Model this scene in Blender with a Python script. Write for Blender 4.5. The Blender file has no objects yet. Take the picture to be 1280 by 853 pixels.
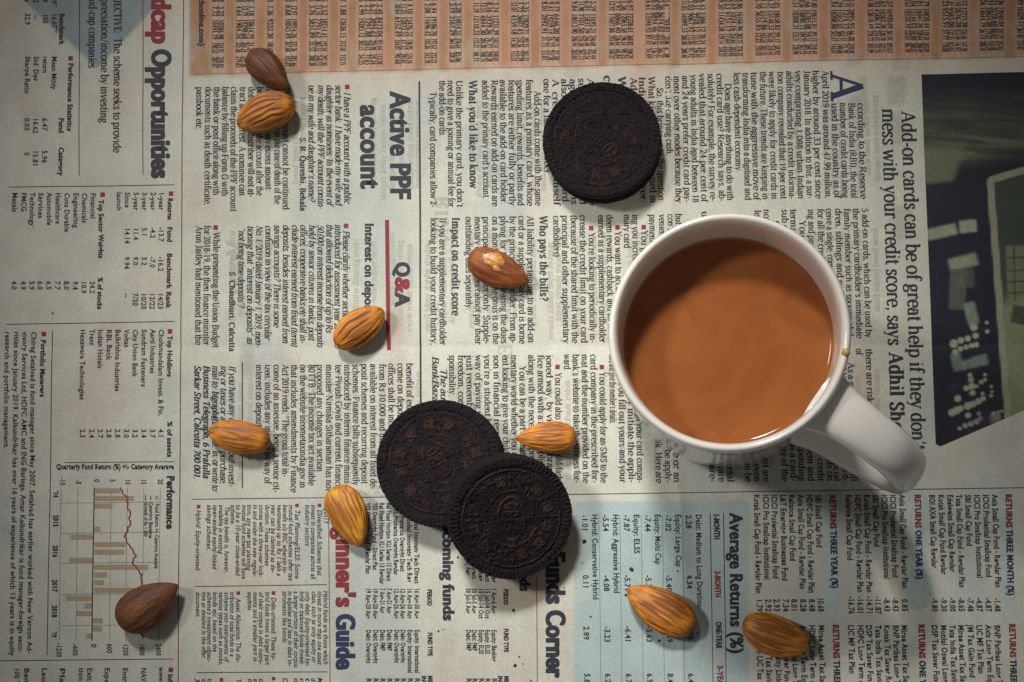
import bpy, bmesh, math, random
import numpy as np
from mathutils import Vector, Matrix

# ------------------------------------------------------------------ camera
S = 0.0003                      # metres of paper per photograph pixel at the centre
CAM = Vector((0.0700, -0.0790, 0.500))
AIM = Vector((0.0330, -0.0370, 0.0))
sc = bpy.context.scene
fwd = (AIM - CAM).normalized()
zc = -fwd
xc = Vector((0, 1, 0)).cross(zc).normalized()
yc = zc.cross(xc).normalized()
R = np.array([list(xc), list(yc), list(zc)])          # world -> camera rows
C0 = np.array(CAM)
def _cam(p):
    q = (np.asarray(p, float) - C0) @ R.T
    return q[..., 0] / -q[..., 2], q[..., 1] / -q[..., 2]
u0, v0 = _cam([0, 0, 0])
u1, v1 = _cam([[0.001, 0, 0], [-0.001, 0, 0]])
u2, v2 = _cam([[0, 0.001, 0], [0, -0.001, 0]])
F = (1 / S) / math.sqrt(((u1[0] - u1[1]) / 0.002) * ((v2[0] - v2[1]) / 0.002))
def project(p):
    u, v = _cam(p)
    return 640 + F * (u - u0), 426.5 - F * (v - v0)
def unproject(px, py, z=0.0):
    u = (np.asarray(px, float) - 640) / F + u0
    v = (426.5 - np.asarray(py, float)) / F + v0
    d = np.stack([u, v, -np.ones_like(u)], -1) @ R
    t = (z - C0[2]) / d[..., 2]
    return C0 + d * t[..., None]
cam_d = bpy.data.cameras.new('camera')
cam = bpy.data.objects.new('camera', cam_d)
sc.collection.objects.link(cam)
cam.matrix_world = Matrix(((xc.x, yc.x, zc.x, CAM.x), (xc.y, yc.y, zc.y, CAM.y), (xc.z, yc.z, zc.z, CAM.z), (0, 0, 0, 1)))
cam_d.sensor_width = 36
cam_d.lens = 36 * F / 1280
cam_d.shift_x = float(u0) * F / 1280
cam_d.shift_y = float(v0) * F / 1280
cam_d.clip_start = 0.01
cam_d.clip_end = 50
sc.camera = cam

# ------------------------------------------------------------------ light
W = bpy.data.worlds.new('World'); sc.world = W; W.use_nodes = True
bg = W.node_tree.nodes['Background']
bg.inputs[0].default_value = (0.69, 0.67, 0.66, 1); bg.inputs[1].default_value = 0.14
def area(name, loc, aim, sx, sy, power, col, spread=180):
    l = bpy.data.lights.new(name, 'AREA'); l.shape = 'RECTANGLE'; l.size = sx; l.size_y = sy
    l.energy = power; l.color = col; l.spread = math.radians(spread)
    o = bpy.data.objects.new(name, l); sc.collection.objects.link(o)
    o.location = loc
    o.rotation_euler = (Vector(aim) - Vector(loc)).to_track_quat('-Z', 'Y').to_euler()
    return o
area('window_light', (-0.80, 0.32, 1.00), (0.005, -0.012, 0), 0.22, 0.22, 0.118, (1.0, 0.99, 0.965), 15)
area('doorway_light', (-0.20, 0.96, 1.12), (0.0, -0.015, 0), 0.26, 0.26, 0.275, (1.0, 0.985, 0.945), 14)
sc.view_settings.view_transform = 'Standard'
sc.view_settings.look = 'None'
sc.view_settings.exposure = 0.0
sc.view_settings.gamma = 1.0
sc.render.engine = 'CYCLES'
sc.cycles.use_denoising = True
sc.cycles.max_bounces = 6

# ------------------------------------------------------------------ helpers
def lin(r, g, b):
    f = lambda c: c / 12.92 if c <= 0.04045 else ((c + 0.055) / 1.055) ** 2.4
    return (f(r / 255), f(g / 255), f(b / 255), 1)
def link(o, parent=None):
    sc.collection.objects.link(o)
    if parent: o.parent = parent
    return o
def mesh_np(name, V, faces, mat, parent=None, smooth=False):
    """faces: list of int arrays (n,k)"""
    me = bpy.data.meshes.new(name)
    V = np.asarray(V, np.float32)
    me.vertices.add(len(V)); me.vertices.foreach_set('co', V.ravel())
    loops = np.concatenate([f.ravel() for f in faces]).astype(np.int32)
    sizes = np.concatenate([np.full(len(f), f.shape[1], np.int32) for f in faces])
    starts = np.concatenate([[0], np.cumsum(sizes)[:-1]]).astype(np.int32)
    me.loops.add(len(loops)); me.loops.foreach_set('vertex_index', loops)
    me.polygons.add(len(sizes)); me.polygons.foreach_set('loop_start', starts)
    if smooth: me.polygons.foreach_set('use_smooth', np.ones(len(sizes), bool))
    me.update(calc_edges=True); me.validate()
    if mat: me.materials.append(mat)
    return link(bpy.data.objects.new(name, me), parent)
def grid_faces(nu, nv, wrap_v=False):
    i, j = np.meshgrid(np.arange(nu - 1), np.arange(nv if wrap_v else nv - 1), indexing='ij')
    j2 = (j + 1) % nv
    return np.stack([i * nv + j, (i + 1) * nv + j, (i + 1) * nv + j2, i * nv + j2], -1).reshape(-1, 4)
def hsh(ix, iy, seed):
    n = (ix.astype(np.int64) * 374761393 + iy.astype(np.int64) * 668265263 + seed * 1274126177) & 0x7fffffff
    n = ((n ^ (n >> 13)) * 1274126177) & 0x7fffffff
    return ((n ^ (n >> 16)) & 0xffff) / 65535.0
def vnoise(x, y, seed=0):
    x = np.asarray(x, float); y = np.asarray(y, float)
    ix = np.floor(x); iy = np.floor(y); fx = x - ix; fy = y - iy
    fx = fx * fx * (3 - 2 * fx); fy = fy * fy * (3 - 2 * fy)
    ix = ix.astype(int); iy = iy.astype(int)
    a = hsh(ix, iy, seed); b = hsh(ix + 1, iy, seed); c = hsh(ix, iy + 1, seed); d = hsh(ix + 1, iy + 1, seed)
    return (a * (1 - fx) + b * fx) * (1 - fy) + (c * (1 - fx) + d * fx) * fy
def fbm(x, y, seed=0, o=4):
    s = 0; a = 0.5; t = 0
    for k in range(o):
        s = s + a * vnoise(x * 2 ** k, y * 2 ** k, seed + k * 17); t += a; a *= 0.5
    return s / t
def mat(name, col, rough=0.6, **kw):
    m = bpy.data.materials.new(name); m.use_nodes = True
    b = m.node_tree.nodes['Principled BSDF']
    b.inputs['Base Color'].default_value = col if len(col) == 4 else (*col, 1)
    b.inputs['Roughness'].default_value = rough
    for k, v in kw.items(): b.inputs[k].default_value = v
    return m
def N(m, t, **kw):
    n = m.node_tree.nodes.new(t)
    for k, v in kw.items():
        if k.startswith('_'): setattr(n, k[1:], v)
        else: n.inputs[k].default_value = v
    return n
def L(m, a, b): m.node_tree.links.new(a, b)
def label(o, lab, cat, group=None):
    o['label'] = lab; o['category'] = cat
    if group: o['group'] = group
    return o
def empty(name, loc=(0, 0, 0)):
    o = bpy.data.objects.new(name, None); o.location = loc; o.empty_display_size = 0.01
    return link(o)

# ------------------------------------------------------------------ paper relief
def paper_h(x, y):
    x = np.asarray(x, float); y = np.asarray(y, float)
    h = 0.00028 * np.sin(x * 62 + 1.2 + 3 * y) + 0.0002 * np.sin(y * 75 + 0.5 - 9 * x)
    h = h + 0.0011 * (fbm(x * 24 + 5, y * 15 + 9, 3, 3) - 0.5)
    px = x / S + 640; py = 426.5 - y / S
    d = (px - 843 - 0.02 * (py - 420) + 3 * np.sin(py / 40)) * S
    h = h + 0.0006 * np.exp(-np.abs(d) / 0.0022) - 0.0004 * np.exp(-((d - 0.006) / 0.006) ** 2)
    top = np.clip((190 - py) / 190, 0, 1)
    h = h + 0.0006 * top * np.exp(-np.abs(px - 822) * S / 0.003)
    d2 = (py - 432 - 0.01 * (px - 600)) * S
    h = h - 0.0004 * np.exp(-np.abs(d2) / 0.003)
    return h
def paper_pt(px, py, dz=0.0):
    P = unproject(px, py)
    P[..., 2] = paper_h(P[..., 0], P[..., 1]) + dz
    return P

# ------------------------------------------------------------------ sans glyphs from the built-in font
_tc = bpy.data.curves.new('glyph_tmp', 'FONT'); _to = bpy.data.objects.new('glyph_tmp', _tc)
sc.collection.objects.link(_to)
def _glyph_mesh(body, off, res):
    _tc.body = body; _tc.offset = off; _tc.resolution_u = res; _tc.size = 1
    dg = bpy.context.evaluated_depsgraph_get()
    me = _to.evaluated_get(dg).to_mesh()
    n = len(me.vertices)
    v = np.zeros(n * 3, np.float32); me.vertices.foreach_get('co', v)
    me.calc_loop_triangles()
    t = np.zeros(len(me.loop_triangles) * 3, np.int32); me.loop_triangles.foreach_get('vertices', t)
    _to.evaluated_get(dg).to_mesh_clear()
    return v.reshape(-1, 3)[:, :2], t.reshape(-1, 3)
_adv = {}; _sg = {}
def _ext(s):
    v, _ = _glyph_mesh(s, 0, 1)
    return v[:, 0].min(), v[:, 0].max()
_a, _b = _ext('HH'); _HH = _b - _a
_a, _b = _ext('H'); _H = _b - _a; _Hv, _ = _glyph_mesh('H', 0, 1); SANS_CAP = float(_Hv[:, 1].max())
def sans(ch, off, res):
    k = (ch, off, res)
    if k not in _sg:
        if ch not in _adv:
            if ch == ' ': _adv[ch] = 0.30
            else:
                a, b = _ext('H' + ch + 'H'); _adv[ch] = (b - a) - _HH
        if ch == ' ': _sg[k] = (np.zeros((0, 2)), np.zeros((0, 3), int), _adv[ch] / SANS_CAP)
        else:
            v, t = _glyph_mesh(ch, off, res)
            _sg[k] = (v / SANS_CAP, t, (_adv[ch] + off * 1.2) / SANS_CAP)
    return _sg[k]

# ------------------------------------------------------------------ serif glyphs, drawn with a pen
def _arc(cx, cy, rx, ry, a0, a1, n=None):
    n = n or max(4, int(abs(a1 - a0) / 30) + 1)
    a = np.radians(np.linspace(a0, a1, n + 1))
    return np.stack([cx + rx * np.cos(a), cy + ry * np.sin(a)], 1)
def _spl(pts, k=3):
    p = np.array(pts, float); out = []
    q = np.vstack([2 * p[0] - p[1], p, 2 * p[-1] - p[-2]])
    for i in range(1, len(q) - 2):
        for t in np.arange(k) / k:
            out.append(0.5 * ((2 * q[i]) + (-q[i-1] + q[i+1]) * t + (2*q[i-1] - 5*q[i] + 4*q[i+1] - q[i+2]) * t*t + (-q[i-1] + 3*q[i] - 3*q[i+1] + q[i+2]) * t**3))
    out.append(p[-1]); return np.array(out)
X, K, A_, D_ = 0.47, 0.66, 0.70, -0.20
def V(x, y0, y1, s=''): return ('V', x, y0, y1, s)
def H(y, x0, x1): return ('L', x0, y, x1, y, 'n')
def D(x0, y0, x1, y1, w): return ('L', x0, y0, x1, y1, w)
def E(*a): return ('P', _arc(*a))
def P(*p): return ('P', _spl(p))
def O(x, y, r=0.05): return ('O', x, y, r)
def SF(x, y, w=0.09): return ('S', x, y, w)
SER = {
 'a': (.44, [V(.33, .05, .33), E(.21, .32, .12, .15, 0, 150), O(.11, .35), E(.21, .14, .14, .14, 60, 320), H(.015, .33, .42)]),
 'b': (.50, [V(.11, 0, A_, 'f'), E(.26, .235, .17, .235, 155, -155)]),
 'c': (.42, [E(.25, .235, .18, .235, 45, 310), O(.36, .37)]),
 'd': (.51, [E(.235, .235, .17, .235, 25, 335), V(.39, 0, A_, 'f'), H(.015, .39, .48)]),
 'e': (.44, [E(.24, .235, .18, .235, 0, 318), H(.25, .07, .42)]),
 'f': (.30, [V(.14, 0, .55, 'b'), E(.26, .55, .12, .15, 180, 55), O(.34, .64, .04), H(.45, .04, .28)]),
 'g': (.46, [E(.21, .31, .14, .15, 0, 360), E(.22, -.07, .17, .12, 0, 360), P((.12, .19), (.09, .12), (.16, .06), (.28, .05)), H(.44, .32, .43)]),
 'h': (.53, [V(.11, 0, A_, 'fb'), E(.26, .29, .13, .18, 150, 0), V(.39, 0, .30, 'b')]),
 'i': (.26, [V(.13, 0, X, 'fb'), O(.13, .62, .052)]),
 'j': (.26, [V(.14, -.09, X, 'f'), E(.05, -.09, .09, .11, 0, -110), O(.14, .62, .052)]),
 'k': (.51, [V(.11, 0, A_, 'fb'), D(.13, .17, .38, .45, 'n'), D(.20, .24, .42, .01, 'k'), SF(.38, .455), SF(.42, .015)]),
 'l': (.26, [V(.13, 0, A_, 'fb')]),
 'm': (.78, [V(.11, 0, X, 'fb'), E(.25, .29, .125, .18, 150, 0), V(.375, 0, .30, 'b'), E(.515, .29, .125, .18, 150, 0), V(.64, 0, .30, 'b')]),
 'n': (.53, [V(.11, 0, X, 'fb'), E(.26, .29, .13, .18, 150, 0), V(.39, 0, .30, 'b')]),
 'o': (.48, [E(.24, .235, .185, .235, 0, 360)]),
 'p': (.50, [V(.11, D_, X, 'fb'), E(.26, .235, .17, .235, 155, -155)]),
 'q': (.50, [E(.235, .235, .17, .235, 25, 335), V(.39, D_, X, 'b')]),
 'r': (.37, [V(.12, 0, X, 'fb'), E(.25, .29, .13, .17, 160, 60), O(.33, .40)]),
 's': (.39, [P((.32, .36), (.27, .45), (.16, .455), (.09, .36), (.15, .27), (.26, .20), (.32, .11), (.25, .015), (.13, .015), (.06, .11)), ]),
 't': (.30, [V(.14, .08, .60), E(.235, .09, .095, .09, 180, 310), H(.45, .04, .28)]),
 'u': (.53, [V(.11, .15, X, 'f'), E(.25, .17, .14, .17, 180, 340), V(.40, 0, X, 'f'), H(.015, .40, .49)]),
 'v': (.46, [D(.06, X, .24, 0, 'k'), D(.23, 0, .40, X, 'n'), SF(.07, .455), SF(.39, .455)]),
 'w': (.70, [D(.06, X, .22, 0, 'k'), D(.21, 0, .34, X, 'n'), D(.34, X, .50, 0, 'k'), D(.49, 0, .64, X, 'n'), SF(.07, .455), SF(.63, .455)]),
 'x': (.47, [D(.08, X, .40, 0, 'k'), D(.08, 0, .38, X, 'n'), SF(.09, .455), SF(.38, .455), SF(.08, .015), SF(.39, .015)]),
 'y': (.46, [D(.06, X, .24, .02, 'k'), D(.40, X, .17, -.16, 'n'), O(.11, -.16), SF(.07, .455), SF(.39, .455)]),
 'z': (.42, [H(.45, .06, .36), D(.36, .45, .07, .02, 'k'), H(.02, .06, .38)]),
 'A': (.68, [D(.33, K, .58, 0, 'k'), D(.33, K, .10, 0, 'n'), H(.21, .17, .50), SF(.10, .015, .1), SF(.58, .015, .11)]),
 'B': (.60, [V(.14, 0, K, 'l'), E(.30, .50, .17, .15, 90, -90), E(.32, .17, .20, .165, 90, -90), H(.35, .14, .30), H(.645, .06, .30), H(.015, .06, .32)]),
 'C': (.64, [E(.34, .33, .26, .33, 45, 315), V(.56, .48, .64), ]),
 'D': (.70, [V(.14, 0, K), E(.30, .33, .32, .32, 90, -90), H(.645, .06, .30), H(.015, .06, .30)]),
 'E': (.58, [V(.14, 0, K), H(.645, .06, .50), H(.015, .06, .52), H(.34, .14, .38), D(.50, .65, .51, .50, 'n'), D(.52, .01, .54, .17, 'n'), D(.38, .42, .38, .26, 'n')]),
 'F': (.55, [V(.14, 0, K, 'b'), H(.645, .06, .50), H(.34, .14, .38), D(.50, .65, .51, .50, 'n'), D(.38, .42, .38, .26, 'n')]),
 'G': (.69, [E(.34, .33, .26, .33, 45, 330), V(.57, .02, .30), SF(.57, .30, .1), D(.55, .62, .56, .46, 'n')]),
 'H': (.72, [V(.15, 0, K, 'bt'), V(.56, 0, K, 'bt'), H(.34, .15, .56)]),
 'I': (.34, [V(.17, 0, K, 'bt')]),
 'J': (.40, [V(.24, .12, K, 't'), E(.13, .12, .11, .13, 0, -140)]),
 'K': (.68, [V(.15, 0, K, 'bt'), D(.17, .27, .52, .64, 'n'), D(.26, .36, .58, .01, 'k'), SF(.52, .645), SF(.59, .015)]),
 'L': (.56, [V(.15, 0, K, 'bt'), H(.015, .15, .50), D(.51, .01, .53, .18, 'n')]),
 'M': (.86, [D(.15, 0, .15, K, 'n'), V(.70, 0, K, 'bt'), D(.15, K, .43, .03, 'k'), D(.43, .03, .70, K, 'n'), SF(.15, .015), SF(.13, .645)]),
 'N': (.72, [D(.15, 0, .15, K, 'n'), D(.58, 0, .58, K, 'n'), D(.15, K, .58, 0, 'k'), SF(.15, .015), SF(.13, .645), SF(.58, .645)]),
 'O': (.70, [E(.35, .33, .28, .33, 0, 360)]),
 'P': (.57, [V(.14, 0, K, 'b'), E(.30, .48, .19, .17, 90, -90), H(.645, .06, .30), H(.315, .14, .30)]),
 'Q': (.70, [E(.35, .33, .28, .33, 0, 360), D(.38, .10, .60, -.10, 'k')]),
 'R': (.65, [V(.14, 0, K, 'b'), E(.30, .49, .18, .155, 90, -90), H(.645, .06, .30), H(.335, .14, .30), D(.30, .33, .54, .01, 'k'), SF(.57, .015, .06)]),
 'S': (.52, [P((.43, .52), (.36, .64), (.22, .64), (.11, .52), (.17, .38), (.34, .29), (.43, .16), (.34, .02), (.18, .02), (.08, .16)), D(.44, .64, .44, .50, 'n'), D(.07, .02, .07, .16, 'n')]),
 'T': (.62, [V(.31, 0, K, 'b'), H(.645, .06, .56), D(.06, .65, .05, .50, 'n'), D(.56, .65, .57, .50, 'n')]),
 'U': (.70, [V(.15, .20, K, 't'), E(.35, .22, .20, .22, 180, 360), D(.55, .22, .55, K, 'n'), SF(.55, .645)]),
 'V': (.68, [D(.10, K, .35, 0, 'k'), D(.34, 0, .58, K, 'n'), SF(.10, .645), SF(.58, .645)]),
 'W': (.94, [D(.09, K, .29, 0, 'k'), D(.28, 0, .46, K, 'n'), D(.46, K, .67, 0, 'k'), D(.66, 0, .85, K, 'n'), SF(.09, .645), SF(.85, .645), SF(.46, .645)]),
 'X': (.68, [D(.11, K, .57, 0, 'k'), D(.10, 0, .56, K, 'n'), SF(.11, .645), SF(.57, .645), SF(.10, .015), SF(.58, .015)]),
 'Y': (.64, [D(.09, K, .32, .30, 'k'), D(.55, K, .32, .30, 'n'), V(.32, 0, .31, 'b'), SF(.09, .645), SF(.55, .645)]),
 'Z': (.58, [H(.64, .08, .50), D(.50, .64, .08, .02, 'k'), H(.02, .08, .52)]),
 '0': (.48, [E(.24, .31, .175, .31, 0, 360)]),
 '1': (.48, [V(.25, 0, .62, 'b'), D(.25, .62, .13, .54, 'n')]),
 '2': (.48, [P((.08, .47), (.13, .60), (.25, .62), (.38, .52), (.36, .36), (.20, .17), (.08, .03)), ('L', .08, .035, .40, .035, 'h'), D(.40, .02, .42, .14, 'n')]),
 '3': (.48, [P((.09, .52), (.16, .61), (.30, .61), (.37, .48), (.30, .35), (.18, .33)), P((.18, .33), (.33, .31), (.40, .16), (.30, .01), (.15, .01), (.07, .11))]),
 '4': (.48, [V(.31, 0, .62, 'b'), D(.31, .60, .05, .19, 'n'), H(.18, .05, .43)]),
 '5': (.48, [('L', .13, .59, .39, .59, 'h'), D(.13, .60, .11, .34, 'n'), P((.11, .34), (.25, .39), (.38, .31), (.39, .15), (.28, .01), (.14, .01), (.07, .10))]),
 '6': (.48, [P((.38, .59), (.22, .56), (.10, .38), (.08, .20)), E(.24, .18, .16, .18, 0, 360)]),
 '7': (.48, [('L', .08, .59, .42, .59, 'h'), D(.41, .59, .19, 0, 'k'), D(.08, .60, .07, .47, 'n')]),
 '8': (.48, [E(.24, .46, .13, .15, 0, 360), E(.24, .16, .17, .16, 0, 360)]),
 '9': (.48, [P((.10, .03), (.26, .06), (.38, .24), (.40, .42)), E(.24, .44, .16, .18, 0, 360)]),
 '.': (.22, [O(.11, .04, .055)]), ',': (.22, [O(.11, .04, .055), D(.14, .03, .08, -.11, 'n')]),
 ':': (.24, [O(.12, .06, .055), O(.12, .38, .055)]), ';': (.24, [O(.12, .38, .055), O(.12, .06, .055), D(.15, .03, .09, -.11, 'n')]),
 "'": (.20, [O(.10, .62, .05), D(.13, .62, .07, .48, 'n')]), '-': (.30, [('L', .05, .23, .25, .23, 'h')]),
 '"': (.34, [O(.10, .62, .05), D(.13, .62, .07, .50, 'n'), O(.23, .62, .05), D(.26, .62, .20, .50, 'n')]),
 '(': (.30, [E(.34, .25, .22, .42, 125, 235)]), ')': (.30, [E(-.04, .25, .22, .42, 55, -55)]),
 '/': (.36, [D(.04, -.08, .32, .70, 'n')]), '!': (.26, [V(.13, .20, .68), O(.13, .05, .055)]),
 '?': (.42, [P((.09, .54), (.15, .65), (.28, .65), (.35, .52), (.27, .36), (.20, .28), (.20, .20)), O(.20, .05, .055)]),
 '&': (.76, [P((.66, .42), (.60, .22), (.42, .04), (.22, .00), (.10, .14), (.22, .33), (.44, .46), (.45, .60), (.33, .66), (.22, .56), (.28, .38), (.46, .14), (.62, .01), (.72, .02))]),
 '@': (.80, [E(.40, .26, .32, .36, 20, 330), E(.38, .26, .14, .16, 0, 360), V(.53, .14, .42)]),
 ' ': (.23, []),
}
_serc = {}
def serif(ch, bold, italic, fine):
    k = (ch, bold, italic, fine)
    if k in _serc: return _serc[k]
    adv, st = SER.get(ch, SER['o'])
    tk, tn, sf = ((.175, .080, .062) if bold else (.134, .066, .050))
    Vs, T = [], []
    def ribbon(p, w):
        n = len(p); d = np.gradient(p, axis=0); d /= np.maximum(np.linalg.norm(d, axis=1, keepdims=True), 1e-9)
        nr = np.stack([-d[:, 1], d[:, 0]], 1)
        if w is None: wd = tn + (tk - tn) * np.abs(d[:, 1]) ** 1.3
        else: wd = np.full(n, w)
        b = sum(len(v) for v in Vs)
        Vs.append(np.concatenate([p + nr * wd[:, None] / 2, p - nr * wd[:, None] / 2]))
        for i in range(n - 1):
            T.append((b + i, b + n + i, b + n + i + 1)); T.append((b + i, b + n + i + 1, b + i + 1))
    for s in st:
        if s[0] == 'V':
            _, x, y0, y1, f = s
            ribbon(np.array([(x, y0), (x, y1)], float), tk)
            w = .085 + (tk - .09) / 2
            if 'b' in f: ribbon(np.array([(x - w, y0 + sf / 2), (x + w, y0 + sf / 2)]), sf)
            if 't' in f: ribbon(np.array([(x - w, y1 - sf / 2), (x + w, y1 - sf / 2)]), sf)
            if 'f' in f: ribbon(np.array([(x - w, y1 - sf * .9), (x, y1 - sf / 2)]), sf * 1.1)
        elif s[0] == 'L':
            w = {'n': tn, 'k': tk * .95, 'h': tn * 1.5}[s[5]]
            ribbon(np.array([(s[1], s[2]), (s[3], s[4])], float), w)
        elif s[0] == 'P': 
            p = s[1]
            if fine and len(p) > 2:
                p = _spl(p, 3)
            ribbon(p, None)
        elif s[0] == 'S': ribbon(np.array([(s[1] - s[3], s[2]), (s[1] + s[3], s[2])]), sf)
        elif s[0] == 'O':
            b = sum(len(v) for v in Vs); n = 12 if fine else 6; r = s[3] * (1.3 if bold else 1)
            a = np.arange(n) / n * 2 * math.pi
            Vs.append(np.stack([s[1] + r * np.cos(a), s[2] + r * np.sin(a)], 1))
            for i in range(1, n - 1): T.append((b, b + i, b + i + 1))
    v = np.concatenate(Vs) if Vs else np.zeros((0, 2))
    if italic and len(v): v = v + np.stack([v[:, 1] * .24, 0 * v[:, 1]], 1)
    v = v / K; adv = (adv + (.035 if bold else 0)) / K * (0.93 if italic else 1)
    _serc[k] = (v, np.array(T, int).reshape(-1, 3), adv)
    return _serc[k]

# style -> (kind, weight, italic, natural x scale, fine)
STY = {
 'serif': ('s', 0, 0, 1.06, 0), 'serif_i': ('s', 0, 1, 1.06, 0), 'serif_b': ('s', 1, 0, 1.0, 0), 'serif_bi': ('s', 1, 1, 1.04, 0),
 'Serif': ('s', 0, 0, .95, 1), 'Serif_b': ('s', 1, 0, .95, 1),
 'sans': ('n', .024, 0, .92, 2), 'sans_b': ('n', .030, 0, .92, 2), 'sans_bi': ('n', .018, 1, .9, 2),
 'cond': ('n', .032, 0, .80, 2), 'cond_b': ('n', .036, 0, .80, 2), 'Cond_b': ('n', .028, 0, .80, 4), 'Heavy': ('n', .030, 0, .80, 4),
}
def glyph(sty, ch):
    k, w, it, xs, fn = STY[sty]
    if k == 's': return serif(ch, w, it, fn)
    v, t, a = sans(ch, w, fn)
    if it and len(v): v = v + np.stack([v[:, 1] * .2, 0 * v[:, 1]], 1)
    return v, t, a
_SLX = [-200, 0, 130, 229, 524, 700, 842, 995, 1075, 1140, 1280, 1500]
_SLV = [-.016, -.013, -.010, -.008, .003, .010, .017, .024, .030, .038, .042, .046]
def slope(x): return float(np.interp(x, _SLX, _SLV))
_level = [0]
class Ink:
    """collects lettering; px,py are photograph pixels, laid down on the paper"""
    def __init__(s, dz=0.00006): s.V = []; s.T = []; s.n = 0; s.dz = dz; s.k = 0
    def add(s, v, t):
        s.k += 1
        s.V.append(np.column_stack([v, np.full(len(v), s.dz + (s.k % 7) * 1.5e-6)])); s.T.append(t + s.n); s.n += len(v)
    def line(s, text, x, y0, y1=None, size=7.5, sty='serif', sl=None, horiz=False, sq=None, mirror=False):
        """x: baseline, y0..y1 span along the reading direction, size: capital height in pixels"""
        xs = STY[sty][3] if sq is None else sq
        g = [glyph(sty, c) for c in text]
        adv = np.array([a for _, _, a in g])
        nsp = text.count(' ')
        wg = adv.sum() * size * xs
        sp = 0.0
        if y1 is not None:
            tgt = y1 - y0
            r = tgt / max(wg, 1e-6)
            lo, hi = (.70, 1.16 if sty[0].islower() else 1.45) if nsp else (.6, 1.5)
            q = min(max(r, lo), hi)
            if r < lo: q = r
            xs *= q; sp = (tgt - wg * q) / max(nsp, 1) if nsp else 0
            if nsp == 0: xs *= r / q
        sl = slope(x) if sl is None else sl
        c = y0
        for ch, (v, t, a) in zip(text, g):
            if len(v):
                along = c + v[:, 0] * size * xs; up = v[:, 1] * size
                if horiz: P2 = np.stack([along, x - up], 1)
                else: P2 = np.stack([x + up * (-1 if mirror else 1) + sl * (along - y0), along], 1)
                s.add(P2, t)
                if sty in ('Heavy', 'Cond_b', 'cond_b', 'sans_b'):
                    e = size * (.045 if sty == 'Heavy' else .030)
                    s.add(P2 + [0, e], t); s.add(P2 - [0, e], t)
            c += a * size * xs + (sp if ch == ' ' else 0)
        return c
    def poly(s, pts):
        pts = np.array(pts, float); t = np.array([(0, i, i + 1) for i in range(1, len(pts) - 1)])
        s.add(pts, t)
    def bar(s, x0, y0, x1, y1, w):
        """a straight rule from (x0,y0) to (x1,y1), cut into short pieces so that it drapes"""
        n = max(2, int(math.hypot(x1 - x0, y1 - y0) / 5) + 1)
        p = np.stack([np.linspace(x0, x1, n), np.linspace(y0, y1, n)], 1)
        d = p[-1] - p[0]; d = d / np.linalg.norm(d); nr = np.array([-d[1], d[0]]) * w / 2
        v = np.concatenate([p + nr, p - nr])
        t = []
        for i in range(n - 1): t += [(i, n + i, n + i + 1), (i, n + i + 1, i + 1)]
        s.add(v, np.array(t))
    def build(s, name, m, parent, lab=None, kind=None):
        if not s.V: return None
        v = np.concatenate(s.V)
        P3 = unproject(v[:, 0], v[:, 1])
        P3[:, 2] = paper_h(P3[:, 0], P3[:, 1]) + v[:, 2]
        T = np.concatenate(s.T)
        a, b, c = P3[T[:, 0]], P3[T[:, 1]], P3[T[:, 2]]
        nz = (b[:, 0] - a[:, 0]) * (c[:, 1] - a[:, 1]) - (b[:, 1] - a[:, 1]) * (c[:, 0] - a[:, 0])
        T[nz < 0] = T[nz < 0][:, ::-1]
        T = T[np.abs(nz) > 1e-14]
        o = mesh_np(name, P3, [T], m, parent)
        if lab: o['label'] = lab
        if kind or len(s.V) > 8: o['kind'] = kind or 'stuff'
        return o

# ------------------------------------------------------------------ table under the paper
m_table = mat('dark_wood', (0.05, 0.032, 0.02), 0.55)
_n = N(m_table, 'ShaderNodeTexNoise', Scale=14.0, Detail=8.0); _c = N(m_table, 'ShaderNodeTexCoord'); _mp = N(m_table, 'ShaderNodeMapping')
_mp.inputs['Scale'].default_value = (1, 12, 1); L(m_table, _c.outputs['Object'], _mp.inputs[0]); L(m_table, _mp.outputs[0], _n.inputs['Vector'])
_r = N(m_table, 'ShaderNodeValToRGB'); L(m_table, _n.outputs[0], _r.inputs[0])
_r.color_ramp.elements[0].color = (0.03, 0.018, 0.011, 1); _r.color_ramp.elements[1].color = (0.09, 0.055, 0.034, 1)
L(m_table, _r.outputs[0], m_table.node_tree.nodes['Principled BSDF'].inputs['Base Color'])
_g = np.array([[-0.8, -0.7, 0], [0.8, -0.7, 0], [0.8, 0.7, 0], [-0.8, 0.7, 0]], float)
_v = np.concatenate([_g + [0, 0, -0.0035], _g + [0, 0, -0.0335]])
tt = mesh_np('table_top', _v, [np.array([[0, 1, 2, 3], [7, 6, 5, 4], [0, 4, 5, 1], [1, 5, 6, 2], [2, 6, 7, 3], [3, 7, 4, 0]])], m_table)
tt['kind'] = 'structure'

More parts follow.
